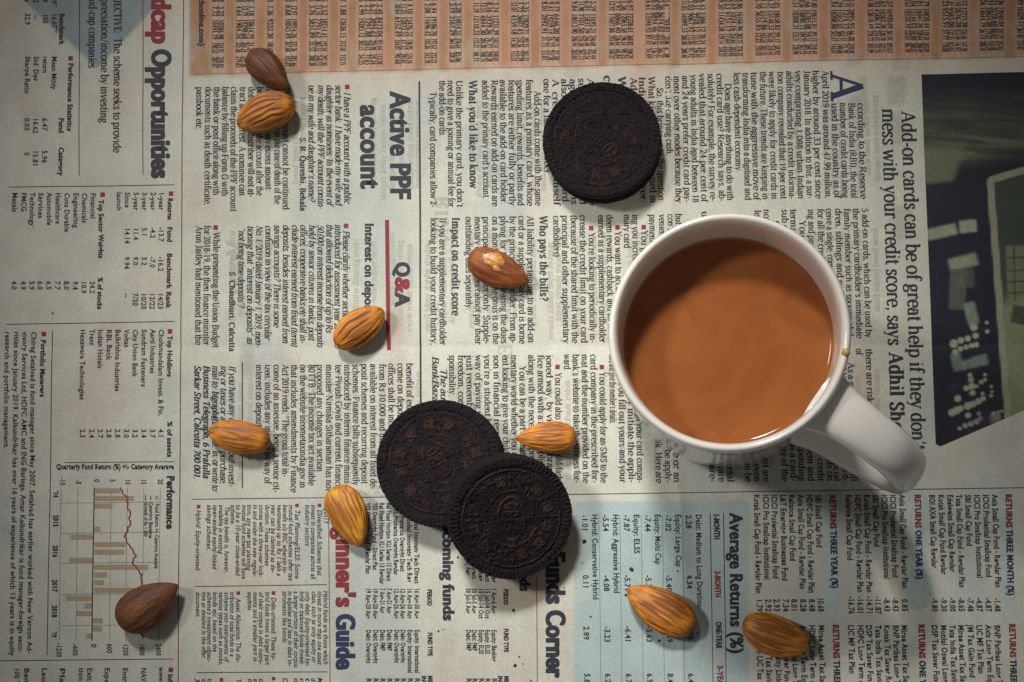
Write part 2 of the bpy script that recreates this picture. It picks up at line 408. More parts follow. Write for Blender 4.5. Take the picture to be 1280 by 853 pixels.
# ------------------------------------------------------------------ newspaper sheet
def vcol_mat(name, rough=0.85, fibre=True):
    m = mat(name, (0.5, 0.5, 0.5, 1), rough)
    b = m.node_tree.nodes['Principled BSDF']
    a = N(m, 'ShaderNodeAttribute', _attribute_name='tint')
    c = N(m, 'ShaderNodeTexCoord')
    n1 = N(m, 'ShaderNodeTexNoise', Scale=1800.0, Detail=4.0); n2 = N(m, 'ShaderNodeTexNoise', Scale=90.0, Detail=6.0)
    mp = N(m, 'ShaderNodeMapping'); mp.inputs['Scale'].default_value = (1, .55, 1)
    L(m, c.outputs['Object'], mp.inputs[0])
    L(m, mp.outputs[0], n1.inputs['Vector']); L(m, c.outputs['Object'], n2.inputs['Vector'])
    s1 = N(m, 'ShaderNodeMapRange'); s1.inputs['From Min'].default_value = .3; s1.inputs['From Max'].default_value = .7
    s1.inputs['To Min'].default_value = .88; s1.inputs['To Max'].default_value = 1.10
    s2 = N(m, 'ShaderNodeMapRange'); s2.inputs['From Min'].default_value = .3; s2.inputs['From Max'].default_value = .7
    s2.inputs['To Min'].default_value = .93; s2.inputs['To Max'].default_value = 1.06
    L(m, n1.outputs[0], s1.inputs[0]); L(m, n2.outputs[0], s2.inputs[0])
    mu = N(m, 'ShaderNodeMath', _operation='MULTIPLY'); L(m, s1.outputs[0], mu.inputs[0]); L(m, s2.outputs[0], mu.inputs[1])
    vm = N(m, 'ShaderNodeVectorMath', _operation='SCALE'); L(m, a.outputs['Color'], vm.inputs[0]); L(m, mu.outputs[0], vm.inputs['Scale'])
    L(m, vm.outputs[0], b.inputs['Base Color'])
    bp = N(m, 'ShaderNodeBump', Strength=0.25, Distance=0.0002); L(m, n1.outputs[0], bp.inputs['Height']); L(m, bp.outputs[0], b.inputs['Normal'])
    b.inputs['Specular IOR Level'].default_value = 0.25
    return m
def set_tint(o, col):
    at = o.data.color_attributes.new('tint', 'FLOAT_COLOR', 'POINT')
    at.data.foreach_set('color', np.column_stack([col, np.ones(len(col))]).astype(np.float32).ravel())
def L3(r, g, b): return np.array(lin(r, g, b)[:3])
def sstep(a, b, x):
    t = np.clip((x - a) / (b - a), 0, 1); return t * t * (3 - 2 * t)
def mixc(a, b, t): return a * (1 - t[:, None]) + np.asarray(b) * t[:, None]
def fine_axis(lo, hi, a, b, step, coarse):
    return np.concatenate([np.arange(lo, a, coarse), np.arange(a, b, step), np.arange(b, hi + coarse / 2, coarse)])
GX = fine_axis(-0.30, 0.30, -0.205, 0.205, 0.0008, 0.005)
GY = fine_axis(-0.24, 0.24, -0.14, 0.14, 0.0008, 0.005)
gx, gy = np.meshgrid(GX, GY, indexing='ij'); gx = gx.ravel(); gy = gy.ravel()
PV = np.stack([gx, gy, paper_h(gx, gy)], 1)
px, py = project(np.stack([gx, gy, 0 * gx], 1))
PAPER = L3(191, 190, 177)
col = np.tile(PAPER, (len(px), 1))
n = fbm(px / 90, py / 90, 5, 4); col *= (0.95 + 0.10 * n)[:, None]
# faint pinkish and greenish printing stains seen through the sheet
col = mixc(col, L3(188, 172, 162), 0.40 * sstep(.62, .80, fbm(px / 70 + 9, py / 120, 21, 3)))
col = mixc(col, L3(160, 172, 168), 0.45 * sstep(.60, .78, fbm(px / 80 + 2, py / 130 + 7, 33, 3)))
# upright streaks: the columns of the other side
st = vnoise(px / 5.5, py / 70 + 3, 41) * sstep(.35, .6, vnoise(px / 60, py / 45, 42))
col *= (1 - 0.055 * st)[:, None]
# top band of the share tables, warm tinted
yb = 95 - 0.0225 * (px - 240)
band = sstep(4, -3, py - yb + 5 * (fbm(px / 14, py / 14, 8, 2) - .5)) * sstep(236, 241, px + 2.0)
GROUPS = [(240, 277), (388, 463), (580, 580), (690, 727), (837, 912), (1027, 1027), (1140, 1253)]
GR = [[220 + a / 4.923 for a in g] for g in [(240, 277), (388, 425, 463), (580,), (690, 727), (837, 875, 912), (1027,), (1140, 1180, 1215, 1253)]]
GR += [[460 + a / 4.923 for a in g] for g in [(183, 220, 258), (367, 407), (520, 557), (668, 710, 748, 787), (898, 937, 972), (1087, 1125, 1160)]]
GR += [[700 + a / 4.923 for a in g] for g in [(90, 130, 167, 205), (320, 357, 395, 433), (545, 583, 620, 657), (765, 805, 840, 878), (993, 1032, 1068, 1107)]]
GR += [[940 + a / 3.765 for a in g] for g in [(30, 57, 88, 118), (205, 235, 262, 292), (383, 410, 440, 468), (557, 588, 615, 648), (733, 760, 790, 820), (908, 935, 968, 998), (1085, 1113, 1140, 1170), (1262, 1290, 1318)]]
bandc = np.tile(L3(166, 120, 88), (len(px), 1))
inb = np.zeros(len(px))
for g in GR: inb = np.maximum(inb, sstep(g[0] - 8, g[0] - 4, px) * sstep(g[-1] + 8, g[-1] + 4, px))
bandc = mixc(bandc, L3(192, 158, 130), inb * .8)
bandc = mixc(bandc, L3(190, 134, 112), 0.5 * sstep(.52, .75, fbm(px / 30, py / 60, 55, 3)))
bandc = mixc(bandc, L3(160, 152, 132), 0.6 * sstep(.55, .8, fbm(px / 26 + 40, py / 60, 56, 3)))
bandc = mixc(bandc, L3(176, 120, 84), 0.6 * np.exp(-((px - 800) / 24) ** 2))
bandc *= (0.9 + .2 * fbm(px / 6, py / 9, 57, 2))[:, None]
col = mixc(col, bandc, band * .93)
# warm breath below the band and at the left page head
col = mixc(col, L3(196, 160, 136), 0.5 * sstep(70, 0, py) * sstep(240, 215, px) * fbm(px / 40, py / 40, 60, 2))
col = mixc(col, L3(196, 168, 150), 0.35 * np.exp(-((py - yb) / 26) ** 2) * (1 - band) * sstep(230, 500, px))
col = mixc(col, L3(188, 150, 128), 0.5 * np.exp(-((px - 805) / 16) ** 2) * np.exp(-(np.clip(py - 100, 0, 999) / 45) ** 2))
# blue wedge at the left page head
e1 = (px - 37) - (py - 8) * (121 - 37) / 78.; e2 = (197 - px) - (py - 6) * (197 - 121) / 80.
bl = sstep(-3, 4, e1) * sstep(-3, 4, e2) * sstep(96, 86, py)
col = mixc(col, L3(118, 134, 142), bl * .8)
# pale teal boxes
def box(x0, x1, y0, y1, s=1.5): return sstep(x0 - s, x0 + s, px) * sstep(x1 + s, x1 - s, px) * sstep(y0 - s, y0 + s, py) * sstep(y1 + s, y1 - s, py)
TEAL = L3(168, 184, 180)
col = mixc(col, L3(160, 178, 176), box(717, 936.5, 627, 1000) * (.75 + .25 * fbm(px / 40, py / 40, 70, 3)))
for x0, x1, y0, y1 in ((1249, 1269, 612, 768), (1135, 1158, 612, 740), (1029, 1052, 612, 770)):
    col = mixc(col, TEAL, box(x0, x1, y0, y1, 3) * .7)
col = mixc(col, L3(150, 168, 160), .8 * sstep(24, 18, np.hypot(px - 1146, (py - 737) * .8)))
col = mixc(col, L3(176, 188, 184), .7 * box(1205, 1245, 600, 640, 12))
# grey ghosts of big letters from the other side
for x0, x1, y0, y1 in ((1058, 1076, 60, 84), (1115, 1138, 70, 88), (1110, 1132, 96, 132), (1072, 1084, 96, 150), (1115, 1128, 140, 180),
                       (1060, 1072, 120, 135), (1117, 1140, 258, 300), (560, 600, 455, 520), (300, 318, 430, 470), (245, 262, 290, 320)):
    col = mixc(col, L3(158, 152, 138), .55 * box(x0, x1, y0, y1, 3) * (.6 + .4 * vnoise(px / 5, py / 5, 72)))
# soft warm spots; the first two are shadow painted into the paper colour
col = mixc(col, L3(178, 152, 118), .55 * np.exp(-(((px - 655) / 45) ** 2 + ((py - 738) / 22) ** 2)))  # warm shadow below the leaning cookie, painted in
col = mixc(col, L3(190, 160, 128), .5 * np.exp(-(((px - 712) / 14) ** 2 + ((py - 690) / 20) ** 2)))  # warm shadow at the cookie's lower right, put into the tint
col = mixc(col, L3(180, 140, 120), .4 * np.exp(-(((px - 1080) / 12) ** 2 + ((py - 500) / 60) ** 2)))
col = mixc(col, L3(170, 135, 120), .5 * np.exp(-(((px - 498) / 10) ** 2 + ((py - 405) / 30) ** 2)))
m_paper = vcol_mat('newsprint')
news = empty('newspaper', (0, 0, 0))
label(news, 'open newspaper spread flat with share tables, columns and a printed photo, lying under the mug', 'newspaper')
nx, ny = len(GX), len(GY)
Fq = grid_faces(nx, ny)
Vb = PV.copy(); Vb[:, 2] -= 0.00012
# a closed thin sheet: top grid plus rim wall and coarse underside
bx = [i * ny for i in range(nx)] + [(nx - 1) * ny + j for j in range(1, ny)] + [i * ny + ny - 1 for i in range(nx - 2, -1, -1)] + [j for j in range(ny - 2, 0, -1)]
bx = np.array(bx); nb = len(bx); base = len(PV)
rimv = PV[bx] - [0, 0, 0.0004]
rf = np.stack([bx, base + np.arange(nb), base + (np.arange(nb) + 1) % nb, np.roll(bx, -1)], 1)
page = mesh_np('page', np.concatenate([PV, rimv]), [Fq, rf[:, ::-1]], m_paper, news, smooth=True)
set_tint(page, np.concatenate([col, col[bx]]))

# ------------------------------------------------------------------ inks
m_ink = mat('black_ink', (0.015, 0.014, 0.017, 1), 0.75)
m_inkh = mat('heavy_black_ink', (0.018, 0.018, 0.026, 1), 0.7)
m_red = mat('red_ink', lin(126, 36, 46), 0.75)
m_navy = mat('navy_ink', lin(34, 46, 76), 0.75)
m_tan = mat('tan_ink', lin(158, 136, 112), 0.8)
m_ghost = mat('show_through_ink', lin(168, 165, 154), 0.9)
m_fine = mat('thin_grey_ink', lin(112, 104, 96), 0.8)
m_teal = mat('teal_ink', lin(96, 128, 128), 0.8)

def col_text(name, sty, size, y0, y1, spec, m=None, lab=None, **kw):
    """spec lines:  x|text|yend|ystart   ('=' keeps the natural width)"""
    k = Ink()
    for s in spec.strip('\n').split('\n'):
        f = s.split('|'); x = float(f[0]); t = f[1]
        ye = f[2] if len(f) > 2 else ''; ys = f[3] if len(f) > 3 else ''
        ys = float(ys) if ys else y0
        ye = None if ye == '=' else (float(ye) if ye else y1)
        k.line(t, x, ys, ye, size, sty, **kw)
    return k.build(name, m or m_ink, news, lab)

# --- left page -----------------------------------------------------
k = Ink(); k.line('Opportunities', 189.6, 62, 223.5, 23.5, 'Heavy', sl=.002); k.build('headline', m_inkh, news)
k = Ink(); k.line('Midcap', 189.4, -34, 55, 23.5, 'Heavy', sl=.002); k.build('headline', m_red, news)
col_text('subheading', 'serif_b', 9.3, -20, 42, "142|OBJECTIVE:|42|-14", sl=.002)
col_text('subheading', 'serif', 9.6, -20, 150, """
142|The scheme seeks to provide|191|46.5
126|appreciation/income by investing|154|-14
110.6|in mid-cap companies|85.5|-20""", sl=-.002)
col_text('table_heading', 'sans_b', 6.2, 0, 0, """
85.3|Performance Statistics|164.6|79
74.3|Benchmark|55.7|17
73.9|Fund|167|148
73.9|Category|220|184.5
209.8|Returns|275|248
209.3|Fund|303|284
209|Benchmark|361|317
208|Rank|385.4|365
123.2|Top Sector Weights|323|250
121.8|% of stocks|387|347
209.4|Top Holdings|471.5|420
209|% of assets|572|527
51.1|Portfolio Managers|496.8|425
66.6|'14|622|614
66.6|2015|659|644
66.2|2016|697|682
65.8|2017|740|725
65.4|2018|772|757
65|'19|797|790
209.6|Information|890|843""")
rows = """
64.7|Mean Mthly|112|70.5
64.7|16.07**|42|17
64.9|19.89*|9|-14
53.5|return|91.5|70.5
53.5|100|29.5|18
53.3|6.47|164|148
53.2|5.96|204.6|188.5
53.5|99|4|-8
42.2|Std. Dev|101.5|70.5
42.2|--|25|18
42.0|16.62|167.5|148
41.8|15.81|209|188.5
31.5|Sharpe Ratio|117.6|70.5
31.5|32.9|31.5|17
31.3|0.03|164|148
31.2|0|195|191
42.2|R2|4|-6
31.6|Beta|3|-10
"""
for x, a, f, b, r, e in ((198.8, '1-year', '-13.7', '-16.2', '14/23', 263), (188.3, '2-year', '-4.2', '-7.0', '12/22', 263), (177.7, '3-year', '5.1', '3.2', '10/20', 263), (167, '5-year', '11.4', '9.0', '7/20', 263), (156, 'Since', '14.14', '9.94', '--', 260)):
    rows += f"{x}|{a}|{e}|240.4\n{x-.4}|{f}|=|{284 if f[0]=='-' else 284.7}\n{x-.8}|{b}|=|321\n{x-1}|{r}|=|{366.5}\n"
rows += "145.8|launch|263.5|240.4\n"
for x, a, e, v in ((113.2, 'Financial', 273.5, '24.2'), (102.5, 'Chemicals', 279, '10.9'), (91.9, 'Engineering', 285, '9.4'), (80.9, 'Cons Durable', 290.3, '8.0'), (69.9, 'Healthcare', 280.5, '7.7'), (59.1, 'Automobile', 282, '6.5'), (48.5, 'Services', 273.5, '6.0'), (38, 'Technology', 282.8, '5.9'), (27.4, 'FMCG', 265.3, '4.9'), (15.9, 'Metals', 265.7, '4.0')):
    rows += f"{x}|{a}|{e}|241.3\n{x-1.2}|{v}|=|{351.5}\n"
for x, a, e, v in ((198.6, 'Cholamandalam Invest. & Fin.', 520.8, '4.1'), (188, 'Aarti Industries', 467.3, '3.7'), (177, 'Sundram Fasteners', 484, '3.4'), (166, 'City Union Bank', 471, '3.2'), (155.2, 'Voltas', 434.5, '3.0'), (144.2, 'Balkrishna Industries', 489.6, '2.8'), (133.2, 'RBL Bank', 450, '2.8'), (122.4, 'Indian Hotels', 461, '2.7'), (111.8, 'Trent', 431.7, '2.4'), (100.4, 'Hexaware Technologies', 500, '2.3')):
    rows += f"{x}|{a}|{e}|412\n{x-.8}|{v}|=|536.5\n"
rows += """
39.4|Chirag Setalvad is fund manager since May 2007. Setalvad has earlier worked with New Vernon Ad-|817|415
28.6|visory Services Ltd, HDFC AMC and ING Barings. Amar Kalkundrikar is fund manager-foreign secu-|816|415
18|rities since January 2019. Kalkundrikar has over 16 years of experience of which 13 years is in equity|820|415
7|research and portfolio management.|561|415
74.6|-10|607|597
94.5|-5|606|599
117|0|603|599
137|5|603|599
156|10|606|599
176|15|606|599
197|20|606|599
71|-1200|822|804
91|-600|820|805
114|0|810|805
133.5|600|817|805
153.6|1200|820|805
174|1800|820|805
194.6|2400|820|805
198|www.fund|870|834
176|NAV (Rs)|870|835
153|Entry load|880|835
130.6|Expense ratio|890|835
109|Exit load|880|835
98.6|tion within|880|835
75|Plans|870|835
53|Launched|880|835
31|Benchmark|890|835
19|100 Total|870|835
"""
col_text('table_rows', 'sans', 6.3, 0, 0, '\n'.join(r for r in rows.split('\n') if r.strip()))
k = Ink(); k.line('Performance', 208.3, 595, 661.6, 9.3, 'cond_b')
k.line('Quarterly Fund Return (%) +\\- Category Average', 586.5, 70, 217, 6.2, 'cond_b', sl=0, horiz=True); k.build('chart_title', m_ink, news)
col_text('chart_legend', 'cond', 4.6, 0, 0, """
193.8|Fund Return +/- Category Average|711|630
186.3|Category Baseline|673|628
180|Growth of Rs 1 000|671|628""")
k = Ink(0.00004)
for x in (75, 96, 137.6, 157.8, 178.6, 199): k.bar(x + .8, 610, x - .8, 801, .6)
for y in (628.6, 666.4, 704, 743, 782): k.bar(75, y + .5, 200, y - 1.0, .6)
k.build('chart_grid', m_fine, news)
bars = [(105, 368, 470), (135, 368, 520), (165, 368, 437), (255, 368, 390), (286, 275, 362), (315, 368, 490), (345, 368, 485), (376, 270, 362), (404, 368, 578), (434, 368, 418), (464, 368, 405), (494, 368, 690), (525, 258, 362), (555, 330, 362), (585, 300, 360), (613, 362, 400), (645, 362, 397), (673, 337, 357)]
for y, a, b in bars:
    k = Ink(0.00007); yy = 580 + y / 3.125
    k.bar(a / 3.125, yy, b / 3.125, yy, 6.2); k.build('chart_bar', m_tan, news)
k = Ink(0.00009); k.bar(117.2, 610, 114.8, 801, 1.3); k.build('chart_axis', m_inkh, news)
pts = [(472, 92), (480, 110), (490, 130), (500, 160), (503, 190), (507, 225), (498, 255), (490, 280), (485, 288), (497, 310), (510, 330), (525, 350), (532, 362), (517, 380), (530, 400), (545, 420), (552, 440), (555, 465), (548, 520), (552, 600), (560, 650), (553, 665), (560, 685)]
k = Ink(0.0001); rng = random.Random(4); prev = None
for (a, b), (c, d) in zip(pts[:-1], pts[1:]):
    for t in np.linspace(0, 1, max(2, int(abs(d - b) / 6)), endpoint=False):
        q = ((a + (c - a) * t + rng.uniform(-6, 6)) / 3.125, 580 + (b + (d - b) * t) / 3.125)
        if prev: k.bar(prev[0], prev[1], q[0], q[1] + .01, 1.7)
        prev = q
k.build('growth_line', m_red, news, 'jagged red growth line of the chart')
k = Ink(0.0001); k.bar(195.3, 620, 195.3, 624.5, 4); k.build('legend_swatch', m_tan, news)
k = Ink(0.0001); k.bar(188, 620, 188, 625, 1.2); k.build('legend_swatch', m_inkh, news)
k = Ink(0.0001); k.bar(181.5, 619, 181.5, 626, 1.2); k.build('legend_swatch', m_red, news)
def rule(x0, y0, x1, y1, w=1.0, m=None):
    k = Ink(0.00008); k.bar(x0, y0, x1, y1, w); k.build('rule_line', m or m_ink, news)
rule(178.3, -5, 178.8, 218.5, 1.0, m_red); rule(99, -5, 99, 219.5, .9)
rule(11, 234.4, 218, 231.3, .9); rule(8, 405.8, 218, 402, .9); rule(65.6, 414, 59.2, 819, .9); rule(80, 578.3, 218, 577.2, .8)
rule(-20, 826.3, 216, 824, .9); rule(229.2, -20, 227.3, 300, 1.1, m_red); rule(227.3, 300, 222, 870, 1.1, m_red)
rule(243, 93, 1300, 70.5, .5, m_fine)
def bullets(lst, s=5.6):
    for x, y in lst:
        k = Ink(0.00008); h = s / 2
        k.poly([(x - h, y - h), (x + h, y - h), (x + h, y + h), (x - h, y + h)]); k.build('bullet_square', m_red, news)
bullets([(88, 73), (214, 242.3), (128, 243.4), (212.6, 414.5), (55, 417.8), (213, 837.6)])

# --- question and answer column --------------------------------------
k = Ink(); k.line('Active PPF', 488, 115.6, 249.3, 24.2, 'Cond_b', sl=.002); k.line('account', 450.8, 132, 235.5, 24.2, 'Cond_b', sl=.002)
k.build('headline', m_inkh, news)
k = Ink(); k.line('Interest on deposits', 456, 279, 402, 10.6, 'Cond_b', sl=-.001); k.build('headline', m_inkh, news)
k = Ink(); k.line('Q', 494.2, 328, 346.5, 17.5, 'Heavy'); k.line('A', 494.2, 366.5, 383.5, 17.5, 'Heavy'); k.build('headline', m_inkh, news)
k = Ink(); k.line('&', 494.2, 347, 366.5, 17.5, 'Heavy'); k.build('headline', m_red, news)
rule(524.2, 102, 526.2, 605, 2.2, m_inkh); rule(483.3, 274.7, 486, 437.8, 5.0, m_red); rule(303.4, 453.5, 303.2, 610.4, 1.3, m_inkh)
col_text('column_text', 'serif_i', 8.2, 106, 256, """
430|I have a PPF account with a public|254|115
419.3|sector bank. I have made my wife and|256
408.3|daughter as nominees. In the event of|256
397.5|my death, will the PPF account contin-|261
386|ue in my wife and daughter's name?|251.6
428.5|Please clarify whether section 80TTB|432|288
418.4|introduced for assessment year 2019-20|434.8|280
407.8|that allowed deduction of up to Rs|415.8|280
396.9|50,000 on interest income from deposits|434|281
386.3|held by senior citizens in banks, post|425.3|281
375.5|offices, cooperative banks etc shall in-|428.8|281
365|clude interest earned from fixed (term)|433.5|281
354|deposits, besides interest earned from|429|281
343|savings accounts? There is some|408.8|281
331.9|confusion in view of the tax circular|424.6|282
320.3|No. 1/2019 dated January 1, 2019, men-|434|282
309.7|tioning that "interest on deposits" as|430|282
298.5|"not being time deposits"?|384.5|285
286.8|If you have any queries about invest-|607.6|457
276.3|ing or taxes or a loan for purchase,|605|457
265.7|mail to:|486|457
265.7|in, or write to:|615|563""")
col_text('column_text', 'serif_bi', 8.2, 457, 600, """
265.7|btgraph@abpmail.|560|489
254.7|Business Telegraph, 6 Prafulla|598
243.4|Sarkar Street, Calcutta 700 001.|599.4""")
col_text('byline', 'serif_b', 7.2, 0, 0, """
375.2|S. R. Qureshi, Behala|264.2|172.6
287.2|S. Chaudhuri, Calcutta|440|340""")
col_text('column_text', 'serif', 8.2, 109, 256, """
354.1|The PPF account cannot be continued|262.4
343.8|by the nominee in the case of death of the|255.4
332.5|holder, nor can any excess amount|237
321.5|be deposited in the account after the|245
311|death of the subscriber will not at-|247
300.2|tract any interest. A nominee can|245.3
289.2|claim the proceeds of the PPF account|264.8
278.4|balance by filling up Form G with|246
267.6|the bank or post office along with|244.8
257|documents such as death certificate,|257
245.8|passbook etc.|163
266.9|While presenting the Union Budget|435|290.6
255.5|for 2018-19, the then finance minister|432|282
245.3|Arun Jaitley had mentioned that the|431.4|282.5
507.9|benefit of exemption of interest in-|611|454
496.8|come on deposits with banks, post|611|454
485.2|offices shall be increased to Rs 50,000|611|454.5
474|from Rs 10,000 and the same will be|611|455
462.7|available on interest from all fixed de-|611.6|455
451.7|posit schemes and recurring deposit|605|455
440.9|schemes. Finance bills subsequently|607|455.5
430.3|introduced by interim finance minis-|607.6|456
419.3|ter Piyush Goyal and current finance|611|456
407.6|minister Nirmala Sitharaman has not|614|456
396.3|proposed any changes in section|590|456
386|80TTB. The income tax act available|607|456
375.2|on the website incometaxindia.gov.in|610.4|456
364.2|that includes amendments by Finance|615.8|456
353.2|Act 2019 reads, "The gross total in-|596.3|456
342.4|come of an assessee, being a senior cit-|615.8|456
331.4|izen, includes any income by way of|605|456
320.4|interest on deposits.|540|456""")
bullets([(434, 108.8), (432.2, 282.2), (269.8, 284.7)])

# --- beginner's guide ---------------------------------------------------
k = Ink(); k.line("Beginner's", 420.5, 628, 759.8, 22.5, 'Heavy', sl=.0); k.build('headline', m_red, news)
k = Ink(); k.line("Guide", 420.5, 768, 837.5, 22.5, 'Heavy', sl=.0); k.build('headline', m_navy, news)
rule(240, 624.3, 482, 621.5, .9); rule(410.8, 624, 412.6, 870, .9, m_red); rule(243, 733.4, 409, 731, .9); rule(245, 841, 409, 840, .9)
col_text('column_text', 'sans_bi', 6.0, 631, 700, """
405.3|EQUITY|655|630
397|Diversified: Schemes that|719.5|637.5
389.2|invest in companies across all|724
382|industry sectors|682.5
369.2|Tax Planning/ELSS: Some|723.6|637.5
361.4|mutual fund schemes offer tax|726
354|benefit u/s 80C wherein in-|716.5
347|vestments up to Rs 1 lakh a|720
339.5|year can be claimed as de-|715.6
332|duction. These schemes|707.3
324.4|comes with a three-year lock-|721.5
317|in and under the new regula-|720.6
309.5|tion, any new tax planning|713.2
303|mutual fund schemes will have|724
295.6|to be a 10-year close-ended|719.5
288.8|scheme.|656.3
281.4|The tax benefit is, however,|716.5|633
274|available in existing|692.5
266.5|open-ended equity-linked|711.8
259|savings schemes.|688.3
245.2|Hybrid: Equity-oriented:|714|637.6
404.4|Hybrid funds are those which|830.6|738.5
397|invest in more than one asset|830.6|739
390|class, such as only equity or|828.2|739
382|only debt. Equity-oriented hy-|832.7|739
374.8|brid or balanced funds invest|829.7|739
367.6|a larger portion of their corpus|834.2|739
360|in equities and less in debt in-|832.7|739
353.4|struments like bonds.|804.5|739
339.5|Debt-oriented: These hy-|825.3|747
332|brid funds invest a larger part|831.2|740
324|of their corpus in debt instru-|830.3|740
317|ments and a smaller part in|826.8|740
310|equities.|764.5|740
295.6|Asset Allocation: The dis-|828|748
288|tribution of total funds in a|820.8|740
281|scheme into instruments of|826.8|740
274|various types such as stocks,|831.8|740
266.5|bonds etc. based on the|815|740
259.4|scheme's investment objec-|827.6|740
252.6|tive as detailed in the offer|822.3|740
245|document.|772|740
397|Most of the|890|847
389|debt held|890|847
382|through|890|847
374.8|mutual|890|847
367.6|dividend|890|847
353.4|Debt plan|890|847
332|The fund|890|853
324|taxes on|890|848
317|short term|890|848
310|that are|890|848
295.6|The liquid|890|848
274|Short plan|890|855
259.4|the debt|890|848
252|deposit|890|848
245|yield|890|848""")
bullets([(399.5, 632), (371.5, 632), (248, 633.5), (342.3, 741.5), (298.3, 741.5), (342, 848.5), (276.5, 850)], 4.4)

